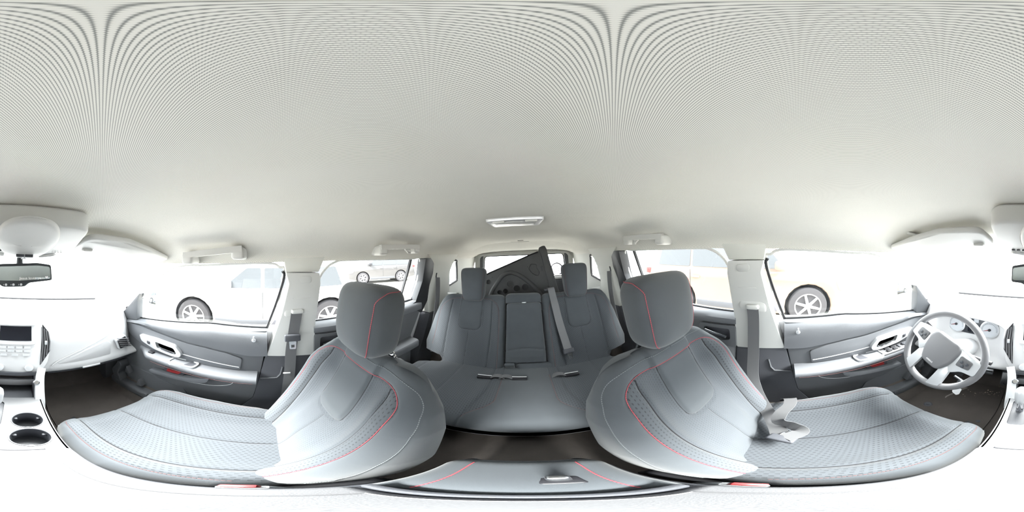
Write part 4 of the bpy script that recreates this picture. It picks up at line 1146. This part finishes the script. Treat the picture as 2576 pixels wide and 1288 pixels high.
mk('front_lip', rbox((0, -.052, -.612), (.17, .012, .03), .004), 'charcoal_plastic', lid)

# ------------------------------------------------------------------ rear-view mirror, overhead console, visors, handles, lamps
MC = np.array([-.006, .525, -.052]); MR = rot('Y', -3) @ rot('X', -9) @ rot('Z', -7)
def mp(x, z, d): return MR @ np.array([x, -d, z]) + MC
mir = thing('rear_view_mirror', 'frameless dark rear-view mirror with white lettering under the roof console', 'mirror', (-.006, .53, -.09))
mo = rpoly([(-.104, .028), (-.06, .034), (.06, .034), (.104, .026), (.106, -.024), (.03, -.030), (.018, -.042), (-.055, -.042), (-.07, -.030), (-.106, -.026)], .008, 4)
mk('housing', prism(mo, mp, -.028, .004, .005, 3), 'mirror_housing', mir)
mk('mirror_glass', prism(rpoly([(-.099, .020), (-.06, .0245), (.06, .0245), (.099, .019), (.100, -.019), (.0, -.0225), (-.100, -.020)], .007, 4), mp, .003, .0055), 'mirror_glass', mir)
mk('lettering', text_geo('Jesus loves you,', .0105, lambda x, y, z: mp(x * 1.17 + .002, y - .0185, .0057 + z), .0002, True), 'white_print', mir)
heart = [(.0, -.0042), (.0045, .0008), (.0042, .0034), (.002, .0042), (.0, .0024), (-.002, .0042), (-.0042, .0034), (-.0045, .0008)]
mk('heart', prism(heart, lambda x, z, d: mp(x + .0875, z - .0145, d), .0055, .0062), 'white_print', mir)
for k, x in enumerate((-.042, -.018, .006)):
    mk('button', lathe([(.004, 0), (.004, .002), (.003, .003)], mp(x, -.035, .004), MR @ np.array([0, -1., 0]), 14), 'silver_plastic', mir)
    mk('button_mark', rbox(mp(x - .008, -.035, .004), (.0012, .001, .004), .0003), 'white_print', mir)
mk('mount', tube([mp(.0, .010, -.02), (-.004, .58, -.005), (-.002, .64, .05)], [.014, .011, .018], 12), 'mirror_housing', mir)

ohc = thing('overhead_console', 'pale overhead console with map lamps and buttons above the mirror', 'console', (0, .45, .0))
def oz(y): return .082 - .25 * (y - .31)
def op(x, y, d): return (x, y, oz(y) - d)
oo = rpoly([(-.128, .318), (.138, .318), (.150, .42), (.172, .60), (-.162, .60), (-.140, .42)], [.035, .035, .02, .02, .02, .02], 6)
mk('panel', prism(oo, op, -.03, .012, .008, 3), 'pale_plastic', ohc)
rings = []
for k, q in ((1., 0.), (1., .3), (.985, .5), (.94, .62), (.85, .68), (.6, .74), (.3, .78), (-.35, .8)):
    rings.append([(.006 + (.030 + .046 * k) * math.copysign(abs(math.cos(a)) ** .8, math.cos(a)), .425 + (.03 + .105 * k) * math.copysign(abs(math.sin(a)) ** .8, math.sin(a)), oz(.425 + (.03 + .105 * k) * math.sin(a)) - .010 - .016 * q) for a in np.arange(48) / 48 * 2 * math.pi])
dm = mk('housing', loft(rings), 'pale_plastic', ohc, sharp=60)
mk('housing_groove', tube([(.006 + .079 * math.cos(a), .425 + .138 * math.sin(a), oz(.425 + .138 * math.sin(a)) - .0125) for a in np.linspace(0, 2 * math.pi, 60)[:-1]], .0016, 5, closed=True), 'pale_plastic', ohc)
for x in (-.006, .022):
    b_ = mk('button', rbox((x, .515, .0065), (.024, .016, .012), .002, 2, rot('X', -14)), 'silver_plastic', dm)
    mk('gap', rbox((x, .5065, .0088), (.025, .0035, .012), .0005, 1, rot('X', -14)), 'charcoal_plastic', dm)  # charcoal strip painted in for the shadow beside the button
mk('slider', rbox((.008, .536, .001), (.018, .014, .010), .002, 2, rot('X', -14)), 'silver_plastic', dm)
for s in (1, -1):
    l_ = mk('map_lamp', prism(rpoly([(s * .055, .545), (s * .105, .515), (s * .120, .545), (s * .075, .575)], .010, 4), op, .010, .020, .003), 'lamp_lens', ohc)
for k in range(4): mk('microphone_slot', rbox((.096 + .0085 * k, .505 - .003 * k, oz(.505) - .0125), (.0022, .030, .002), .0005, 1, rot('Z', -14)), 'pale_plastic', ohc)
for k in range(3): mk('garage_button', rbox((-.070 - .016 * k, .505, oz(.505) - .013), (.010, .014, .005), .0015), 'charcoal_plastic', ohc)

for s, who in ((1, 'passenger'), (-1, 'driver')):
    v = thing('sun_visor', 'pale folded sun visor above the %s side of the windscreen' % who, 'visor', (s * .37, .5, .0))
    def vp(x, y, d): return (s * x, y, .072 - .045 * sst(.30, .60, x) - .22 * (y - .42) - d)
    vo = rpoly([(.178, .405), (.30, .405), (.45, .412), (.572, .425), (.585, .50), (.57, .585), (.20, .62), (.168, .50)], [.03, .02, .02, .02, .02, .03, .03, .02], 5)
    mk('panel', prism(vo, vp, -.004, .014, .006, 3), 'pale_plastic', v)
    mk('pivot', tube([(s * .575, .56, .012), (s * .60, .585, .022)], .009, 10), 'pale_plastic', v)
    mk('warning_label', prism([(.31, .432), (.47, .438), (.47, .452), (.31, .446)], vp, .0135, .0146), 'yellow_print', v)
    tg_ = []
    for k in range(3):
        for j in range(5): tg_.append(prism([(.395 + .012 * j, .458 + .007 * k), (.404 + .012 * j, .4585 + .007 * k), (.404 + .012 * j, .4615 + .007 * k), (.395 + .012 * j, .461 + .007 * k)], vp, .0135, .0146))
    mk('label_text', join(*tg_), 'grey_print', v, kind='stuff')
    mk('clip', rbox((s * .215, .50, .035), (.035, .02, .012), .004), 'pale_plastic', v)

def grab(s, y0, y1, z0, z1, label, hook):
    g = thing('grab_handle', label, 'handle', (s * .55, (y0 + y1) / 2, min(z0, z1) - .02), group='grab handles under the roof edge')
    x0, x1 = .565, .535
    def P(t, x, dz): return (s * x, y0 + (y1 - y0) * t, z0 + (z1 - z0) * t + dz)
    bar = spline([P(.0, .585, -.012), P(.03, .545, -.014), P(.12, .533, .0), P(.3, .531, .008), P(.7, .531, .008), P(.88, .533, .0), P(.97, .545, -.014), P(1., .585, -.012)], 6)
    rr_ = np.interp(np.linspace(0, 1, len(bar)), [0, .12, .25, .75, .88, 1], [.017, .019, .0135, .0135, .019, .017])
    bar = np.array([P(q, .533 - .004 * math.sin(math.pi * q), .010) for q in np.linspace(.03, .97, 14)])
    V_, F_ = ribbon(bar, (0, 0, 1), .022, .020)
    mk('bar', (V_, F_), 'pale_plastic', g, sub=0)
    for t in (.09, .91): mk('mount', xf(rbox((0, 0, 0), (.075, .050, .044), .012, 3), None, P(t, .562, -.004)), 'pale_plastic', g)
    if hook:
        t = .72
        mk('coat_hook', join(tube([P(t - .06, .55, -.004), P(t - .03, .540, -.022), P(t + .03, .540, -.022), P(t + .06, .55, -.004)], .004, 8), rbox(P(t, .555, .0), (.02, .03, .02), .005)), 'pale_plastic', g)
grab(1, .330, .088, .018, .040, 'pale grab handle above the front passenger door', False)
grab(1, -.445, -.735, .048, .060, 'pale grab handle with coat hook above the rear door behind the passenger seat', True)
grab(-1, -.445, -.735, .048, .060, 'pale grab handle with coat hook above the rear door behind the driver seat', True)

lamp = thing('roof_lamp', 'flat rectangular roof lamp in the headliner above the rear bench', 'lamp', (.01, -.71, .135))
def lp(x, y, d): return (x + .012, y, .150 - d)
lo = rpoly([(-.118, -.640), (.118, -.640), (.108, -.785), (-.108, -.785)], .012, 4)
mk('frame', prism(lo, lp, -.01, .010, .004), 'silver_plastic', lamp)
mk('lens', prism(rpoly([(-.090, -.668), (.090, -.668), (.084, -.770), (-.084, -.770)], .012, 4), lp, .008, .0125, .002), 'lamp_lens', lamp)
for s in (1, -1): mk('switch', prism(rpoly([(s * .042, -.650), (s * .092, -.650), (s * .090, -.662), (s * .042, -.662)], .003, 2), lp, .008, .016, .002), 'pale_plastic', lamp)
mk('switch_bar', prism([(-.04, -.652), (.04, -.652), (.04, -.660), (-.04, -.660)], lp, .008, .012, .001), 'grey_print', lamp)

sx, sy = -.46, .452
sz_ = roof_z(sx, sy)
spk = thing('roof_speaker', 'small oval speaker grille in the headliner above the driver', 'speaker', (sx, sy, sz_ - .01))
mk('bezel', xf(lathe([(.034, -.006), (.034, .002), (.030, .005), (.0, .005)], (0, 0, 0), (0, 0, -1), 32), rot('Y', 18) @ np.diag([1.25, .95, 1]), (sx, sy, sz_)), 'pale_plastic', spk)
hs = [xf(lathe([(.0014, 0), (.0014, .0008), (0, .0008)], (i * .0062 + (j % 2) * .0031, j * .0056, -.005), (0, 0, -1), 6), rot('Y', 18) @ np.diag([1.25, .95, 1]), (sx, sy, sz_)) for i in range(-4, 5) for j in range(-4, 5) if (i * .0062) ** 2 + (j * .0056) ** 2 < .024 ** 2]
mk('grille_holes', join(*hs), 'grey_print', spk, kind='stuff')

# ------------------------------------------------------------------ floor mats and pedals
def carpet_z(x, y):
    z = -1.0 + max(0., y - .95) * .75 + .12 * math.exp(-(x / .13) ** 4) + .10 * float(sst(.60, .70, abs(x)))
    return z
def floor_mat(name, label, poly, mat, th, group=None):
    """a mat draped on the carpet."""
    xs = np.linspace(min(p[0] for p in poly), max(p[0] for p in poly), 26); ys = np.linspace(min(p[1] for p in poly), max(p[1] for p in poly), 30)
    out_ = rpoly(poly, .05, 5)
    return mk(name, holed(out_, [], lambda x, y, d: (x, y, carpet_z(x, y) + d + .0), .002, th), mat, label=label, cat='mat', group=group)
floor_mat('floor_mat', 'dark carpet mat in the driver footwell under the pedals', [(-.55, .40), (-.17, .40), (-.16, .70), (-.17, .94), (-.54, .94), (-.57, .72)], 'mat_carpet', .010, 'front floor mats')
hp = mk('heel_pad', holed(rpoly([(-.44, .70), (-.17, .665), (-.175, .86), (-.40, .86)], .03, 4), [], lambda x, y, d: (x, y, -1.0 + d), .010, .014), 'mat_rubber', label='grey rubber heel pad on the driver floor mat', cat='mat')
floor_mat('floor_mat', 'dark plain carpet mat in the passenger footwell', [(.17, .40), (.55, .40), (.57, .72), (.54, .94), (.18, .94), (.165, .70)], 'mat_carpet', .010, 'front floor mats')
for x, y, nr_ in ((-.458, .602, 'door'), (-.203, .578, 'centre console')):
    mk('mat_anchor', lathe([(.021, 0), (.021, .004), (.016, .007), (.009, .006), (.009, .010), (.0, .010)], (x, y, -.990), (0, 0, 1), 24), 'charcoal_plastic', label='round floor mat anchor on the driver mat beside the %s' % nr_, cat='anchor', group='driver floor mat anchors')
br = thing('brake_pedal', 'ribbed metal brake pedal in the driver footwell', 'pedal', (-.29, .98, -.92))
mk('pad', xf(rbox((0, 0, 0), (.065, .012, .050), .005), rot('X', -28), (-.288, .965, -.862)), 'satin_metal', br)
for k in range(4): mk('rib', xf(rbox((0, 0, 0), (.058, .004, .005), .001), rot('X', -28), (-.288, .957 + .006 * (k - 1.5) * -.8, -.860 + .011 * (k - 1.5))), 'black_plastic', br)
mk('arm', tube([(-.288, .975, -.86), (-.286, 1.03, -.80), (-.285, 1.10, -.72)], .010, 8), 'black_plastic', br)
ac = thing('accelerator_pedal', 'narrow ribbed accelerator pedal beside the centre console', 'pedal', (-.185, .99, -.97))
mk('pad', xf(rbox((0, 0, 0), (.042, .014, .115), .006), rot('X', -30), (-.186, .975, -.915)), 'door_plastic', ac)
for k in range(6): mk('rib', xf(rbox((0, 0, 0), (.004, .004, .095), .001), rot('X', -30), (-.200 + .0056 * k, .9665, -.912)), 'satin_metal', ac)
mk('arm', tube([(-.186, .99, -.90), (-.186, 1.05, -.82), (-.186, 1.12, -.74)], .008, 8), 'black_plastic', ac)
ft = mk('foot_rest', prism(rpoly([(.96, -.985), (1.12, -.86), (1.14, -.87), (.98, -1.0)], .004, 2), lambda y, z, d: (d, y, z), -.56, -.46, .004), 'charcoal_plastic', label='sloping black foot rest beside the driver door', cat='foot rest')
gr = [rbox((random.gauss(-.25, .05), random.gauss(.80, .05), -.9845 if random.random() < .5 else -.985), (random.uniform(.002, .006), random.uniform(.002, .005), .002), .0005, 1) for _ in range(120)]
mk('grit', join(*gr), 'crumb', kind='stuff', label='pale grit and crumbs scattered on the driver floor mat', cat='grit')
for s, who in ((1, 'passenger'), (-1, 'driver')):
    mk('trim_%d' % (10 if s > 0 else 11), prism(rpoly([(.93, -.99), (.94, -.80), (.86, -.72), (.95, -.70), (1.20, -.72), (1.20, -1.0)], .02, 3), lambda y, z, d: (s * d, y, z), .60, .70, .008), 'door_plastic', kind='structure', label='grey kick panel ahead of the %s door' % who)
    mk('trim_%d' % (12 if s > 0 else 13), rbox((s * .655, .38, -.955), (.07, 1.05, .07), .02, 3), 'door_plastic', kind='structure', label='grey door sill plate on the %s side' % who)

# ------------------------------------------------------------------ loose body panel in the cargo area
pn = thing('loose_panel', 'big dark moulded plastic panel with arch and round holes standing behind the rear bench', 'panel', (0, -1.45, -.72))
def pp(x, z, d): return (x, -1.45 - .10 * (x + .2) + .16 * (z + .3) * -1 - d, z)
po = [(.46, -.235), (.325, -.164), (-.077, -.004), (-.130, .014), (-.146, .030), (-.151, .054), (-.180, .071), (-.203, .072), (-.216, .045), (-.227, -.01), (-.304, -.347), (-.36, -.66), (.46, -.66)]
holes_ = [((.128, -.266), .030), ((.068, -.309), .030), ((-.010, -.298), .031), ((.171, -.335), .025), ((.229, -.345), .022), ((.335, -.250), .024)]
pocket = rpoly([(-.045, -.135), (-.070, -.085), (-.125, -.092), (-.128, -.13), (-.150, -.165), (-.142, -.195), (-.115, -.20), (-.075, -.175)], .016, 4)
slot_ = [(-.160, -.112), (-.176, -.110), (-.186, -.152), (-.166, -.156)]
mk('sheet', holed(rpoly(po, .006, 2), [circle2(c, r_, 20) for c, r_ in holes_] + [pocket, slot_], pp, 0, .006), 'panel_plastic', pn)
arch = spline([(.325, -.40), (.293, -.322), (.244, -.248), (.196, -.190), (.128, -.163), (.062, -.178), (-.023, -.233), (-.121, -.329), (-.17, -.42)], 6)
mk('arch_rib', tube([pp(x, z, -.004) for x, z in arch], [.020] * len(arch), 10, ry=.010), 'panel_plastic', pn)
mk('edge_flange', prism(rpoly([(-.150, .058), (-.182, .074), (-.206, .075), (-.220, .045), (-.231, -.01), (-.308, -.347), (-.36, -.66), (-.29, -.66), (-.236, -.345), (-.170, -.02)], .006, 2), pp, -.016, .02, .006), 'panel_plastic', pn)
mk('top_flange', tube([pp(.46, -.232, .0), pp(.325, -.162, .0), pp(.12, -.080, 0), pp(-.077, -.002, 0), pp(-.140, .020, 0)], .007, 8), 'black_plastic', pn)
mk('pocket_back', prism(offset_poly(pocket, .006), pp, .018, .026), 'panel_plastic', pn)
mk('pocket_wall', tube([pp(x, z, .010) for x, z in pocket], .006, 6, closed=True), 'panel_plastic', pn)
mk('clip', prism(offset_poly(slot_, -.002), pp, -.004, .012, .001), 'panel_plastic', pn)
mk('hole_backing', prism(offset_poly(po, -.02), pp, .034, .040), 'panel_plastic', pn)  # sheet added behind the panel to keep its holes dark
for (x, z), r_ in holes_:
    mk('hole_rim', tube([pp(x + r_ * math.cos(a), z + r_ * math.sin(a), .0) for a in np.arange(20) / 20 * 2 * math.pi], .003, 6, closed=True), 'panel_plastic', pn)
for x, z in ((-.040, -.115), (.295, -.205)): mk('fixing_hole', lathe([(.004, 0), (.004, .002), (0, .002)], pp(x, z, .001), (0, 1, .16), 10), 'black_plastic', pn)

# ------------------------------------------------------------------ outdoors: yard and parked vehicles
mk('ground', (np.array([(-60, -60, -1.40), (60, -60, -1.40), (60, 60, -1.40), (-60, 60, -1.40)]), [[0, 1, 2, 3]]), 'gravel', kind='structure', label='pale gravel yard around the car')

def vehicle(name, label, loc, head, paint, L=4.5, W=1.8, H=1.65, wb=2.7, belt=1.0, wr=.36, cab=(-.48, .22), glassm='car_window', spokes=6, grille=False, dark=True, tyre='tyre'):
    """parked road vehicle: x forward from its middle, y to its left, z up from the ground."""
    v = thing(name, label, 'vehicle', (loc[0], loc[1], -1.40))
    c, s_ = math.cos(head), math.sin(head)
    T = lambda x, y, z: (loc[0] + c * x - s_ * y, loc[1] + s_ * x + c * y, z - 1.40)
    def side_prism(poly, y0, y1, bev=.05, seg=3): return prism(poly, lambda x, z, d: T(x, d, z), y0, y1, bev, seg)
    h2 = L / 2; ax = (wb / 2 + .05, -wb / 2 + .05)
    def arch_pts(cx):
        return [(cx + (wr + .06) * math.cos(a), .36 + (wr + .06) * math.sin(a)) for a in np.linspace(math.radians(-18), math.radians(198), 13)]
    low = [(h2 - .05, .32)] + [(h2, .55), (h2 - .03, belt - .25), (h2 - .18, belt - .10), (cab[1] * L + .25, belt), (-h2 + .06, belt + .02), (-h2, .60), (-h2 + .05, .32)]
    low += [p for p in reversed(arch_pts(ax[1]))] + [p for p in reversed(arch_pts(ax[0]))]
    body = mk('body', side_prism(low, -W / 2, W / 2, .03), paint, v, sharp=50)
    f0, f1 = cab[1] * L + .28, cab[1] * L - .35; r0, r1 = cab[0] * L + .02, cab[0] * L + .22
    tw = W / 2 - .14; bw = W / 2 - .04
    def cabin(e, zt, zb, inset=0.):
        return loft([[T(f0 - e, bw - inset, zb), T(f0 - e, -bw + inset, zb), T(r0 + e, -bw + inset, zb), T(r0 + e, bw - inset, zb)], [T(f1, tw, zt - .05), T(f1, -tw, zt - .05), T(r1, -tw, zt - .05), T(r1, tw, zt - .05)], [T(f1 - .10, tw - .08, zt), T(f1 - .10, -tw + .08, zt), T(r1 + .08, -tw + .08, zt), T(r1 + .08, tw - .08, zt)]])
    mk('cabin', cabin(0, H, belt - .02), paint, v, sharp=30)
    zt_, zb_ = H - .14, belt + .06
    def wy(z): return bw + (tw - bw) * (z - belt) / (H - .05 - belt)
    edges = np.linspace(r0 + .20, f0 - .22, 4)
    for sd in (1, -1):
        for k in range(3):
            xa, xb = edges[k] + .03, edges[k + 1] - .03
            sl = .0 if k < 2 else .42
            q = [(xa + (.10 if k == 0 else 0), zt_), (xb - sl, zt_), (xb, zb_), (xa, zb_)]
            w_ = mk('side_window', prism(rpoly(q, .03, 3), lambda x, z, d: T(x, sd * (wy(z) + d), z), -.01, .012, .0), glassm, v)
        for k in (1, 2): mk('door_gap', prism([(edges[k] - .006, belt), (edges[k] + .006, belt), (edges[k] + .006, .42), (edges[k] - .006, .42)], lambda x, z, d: T(x, sd * (W / 2 + d), z), -.01, .002), 'black_plastic', v)  # black strips stand for the shade inside the door gaps
        mk('sill', prism(rpoly([(ax[0] - wr - .10, .40), (ax[1] + wr + .10, .40), (ax[1] + wr + .10, .28), (ax[0] - wr - .10, .28)], .02, 3), lambda x, z, d: T(x, sd * (W / 2 + d), z), -.06, .015, .01), 'charcoal_plastic', v)
        for k in (1, 2): mk('door_handle', prism(rpoly([(edges[k] + .05, belt - .12), (edges[k] + .22, belt - .12), (edges[k] + .22, belt - .16), (edges[k] + .05, belt - .16)], .015, 3), lambda x, z, d: T(x, sd * (W / 2 + d), z), 0, .03, .008), paint, v)
        mk('wing_mirror', prism(rpoly([(f0 - .42, belt + .06), (f0 - .24, belt + .06), (f0 - .22, belt + .20), (f0 - .42, belt + .20)], .04, 3), lambda x, z, d: T(x, sd * (W / 2 + d), z), .0, .20, .03), 'black_plastic' if dark else paint, v)
        mk('headlamp', prism(rpoly([(h2 - .36, belt - .16), (h2 - .05, belt - .30), (h2 - .05, belt - .40), (h2 - .30, belt - .34)], .03, 3), lambda x, z, d: T(x, sd * (W / 2 - .02 + d), z), -.12, .03, .02), 'headlamp', v)
        mk('tail_lamp', prism(rpoly([(-h2 - .01, belt - .02), (-h2 + .16, belt - .02), (-h2 + .12, belt - .16), (-h2 - .01, belt - .16)], .02, 3), lambda x, z, d: T(x, sd * (W / 2 - .02 + d), z), -.12, .03, .02), 'tail_red', v)
        for x in ax:
            w_ = np.array(T(x, sd * (W / 2 - .12), .36)); dx = np.array(T(x, sd * 3, .36)) - np.array(T(x, sd * 2, .36))
            wl = mk('wheel', lathe([(wr * .62, -.10), (wr * .95, -.11), (wr, -.07), (wr, .07), (wr * .95, .11), (wr * .68, .115), (wr * .66, .09)], w_, dx, 36), tyre, v)
            rim = [lathe([(wr * .70, .085), (wr * .69, .112), (wr * .63, .110), (wr * .60, .06), (.05, .05), (.0, .05)], w_, dx, 36), lathe([(.055, .05), (.05, .105), (.0, .108)], w_, dx, 16)]
            mk('rim', rim[0], 'alloy', wl)
            gs_ = [rim[1]]
            t_ = np.array([0, 0, 1.]); u_ = np.cross(dx, t_)
            for k in range(spokes):
                a = 2 * math.pi * k / spokes + .3
                dd = math.cos(a) * u_ + math.sin(a) * t_
                gs_.append(tube([w_ + dx * .098 + dd * .04, w_ + dx * .095 + dd * wr * .64], [.030, .022], 6))
            mk('spokes', join(*gs_), 'alloy', wl)
            mk('wheel_arch', lathe([(wr + .065, -.25), (wr + .055, .09), (wr + .02, -.05), (.02, -.06)], w_, dx, 30), 'black_plastic', v)
    mk('windscreen', prism([(-bw + .16, 0), (bw - .16, 0), (tw - .10, 1), (-tw + .10, 1)], lambda y, q, d: T(f0 - .05 + (f1 - f0 + .02) * q + d, y, belt + .03 + (H - .12 - belt) * q), .0, .02), glassm, v)
    mk('rear_window', prism([(-bw + .18, 0), (bw - .18, 0), (tw - .12, 1), (-tw + .12, 1)], lambda y, q, d: T(r0 - .02 + (r1 - r0 - .02) * q - d, y, belt + .06 + (H - .17 - belt) * q), .0, .03), glassm, v)
    for e, nm in ((h2, 'front_bumper'), (-h2, 'rear_bumper')):
        mk(nm, prism(rpoly([(e - .22 * math.copysign(1, e), .30), (e + .04 * math.copysign(1, e), .34), (e + .05 * math.copysign(1, e), .58), (e - .1 * math.copysign(1, e), .62)], .03, 3), lambda x, z, d: T(x, d, z), -W / 2 + .02, W / 2 - .02, .02), 'charcoal_plastic' if dark else paint, v)
    if grille:
        gp = mk('grille', prism(rpoly([(-.48, .62), (.48, .62), (.52, .92), (-.52, .92)], .04, 3), lambda y, z, d: T(h2 - .02 - .06 * (z - .6) + d, y, z), -.02, .03, .005), 'black_plastic', v)
        for k in range(6): mk('grille_bar', prism([(-.47, .645 + k * .045), (.47, .645 + k * .045), (.47, .662 + k * .045), (-.47, .662 + k * .045)], lambda y, z, d: T(h2 - .02 - .06 * (z - .6) + d, y, z), .0, .045), 'alloy', gp)
    for sd in (1, -1): mk('roof_rail', tube([T(f1 - .2, sd * (tw - .12), H + .0), T(f1 - .3, sd * (tw - .12), H + .05), T(r1 + .4, sd * (tw - .12), H + .05), T(r1 + .3, sd * (tw - .12), H)], .018, 8), 'charcoal_plastic' if dark else paint, v)
    return v

hd = math.atan2(2.12, .92)
vehicle('parked_suv', 'dark silver SUV parked across the yard beyond the rear passenger door', (8.45, -6.75), hd, 'paint_grey', L=4.3, W=1.75, H=1.62, wb=2.42, belt=1.05, wr=.34, cab=(-.47, .20))
vehicle('parked_car', 'white car with alloy wheels parked alongside the passenger doors', (3.55, .12), math.pi / 2, 'paint_white', L=4.2, W=1.7, H=1.45, wb=2.42, belt=.90, wr=.335, cab=(-.40, .16), dark=False, spokes=7)
vehicle('parked_suv', 'gold SUV parked alongside the driver doors', (-3.75, -.85), math.pi / 2, 'paint_gold', L=4.4, W=1.85, H=1.70, wb=2.55, belt=1.0, wr=.36, cab=(-.47, .20), dark=False)
vehicle('parked_pickup', 'white vehicle with a wide slatted grille parked behind the passenger side', (3.1, -8.2), math.radians(100), 'paint_white', L=5.0, W=1.9, H=1.75, wb=3.0, belt=1.1, wr=.38, cab=(-.20, .20), grille=True)
vehicle('parked_van', 'white vehicle parked sideways far behind the tailgate', (-3.4, -11.5), math.radians(8), 'paint_white', L=5.0, W=1.9, H=1.8, wb=3.0, belt=1.1, wr=.38, cab=(-.40, .22), dark=False)
vehicle('parked_car', 'white car parked nose-on beyond the silver SUV front wheel', (10.6, -1.6), math.radians(205), 'paint_white', L=4.3, W=1.8, H=1.5, wb=2.5, belt=.95, wr=.33, cab=(-.40, .16))
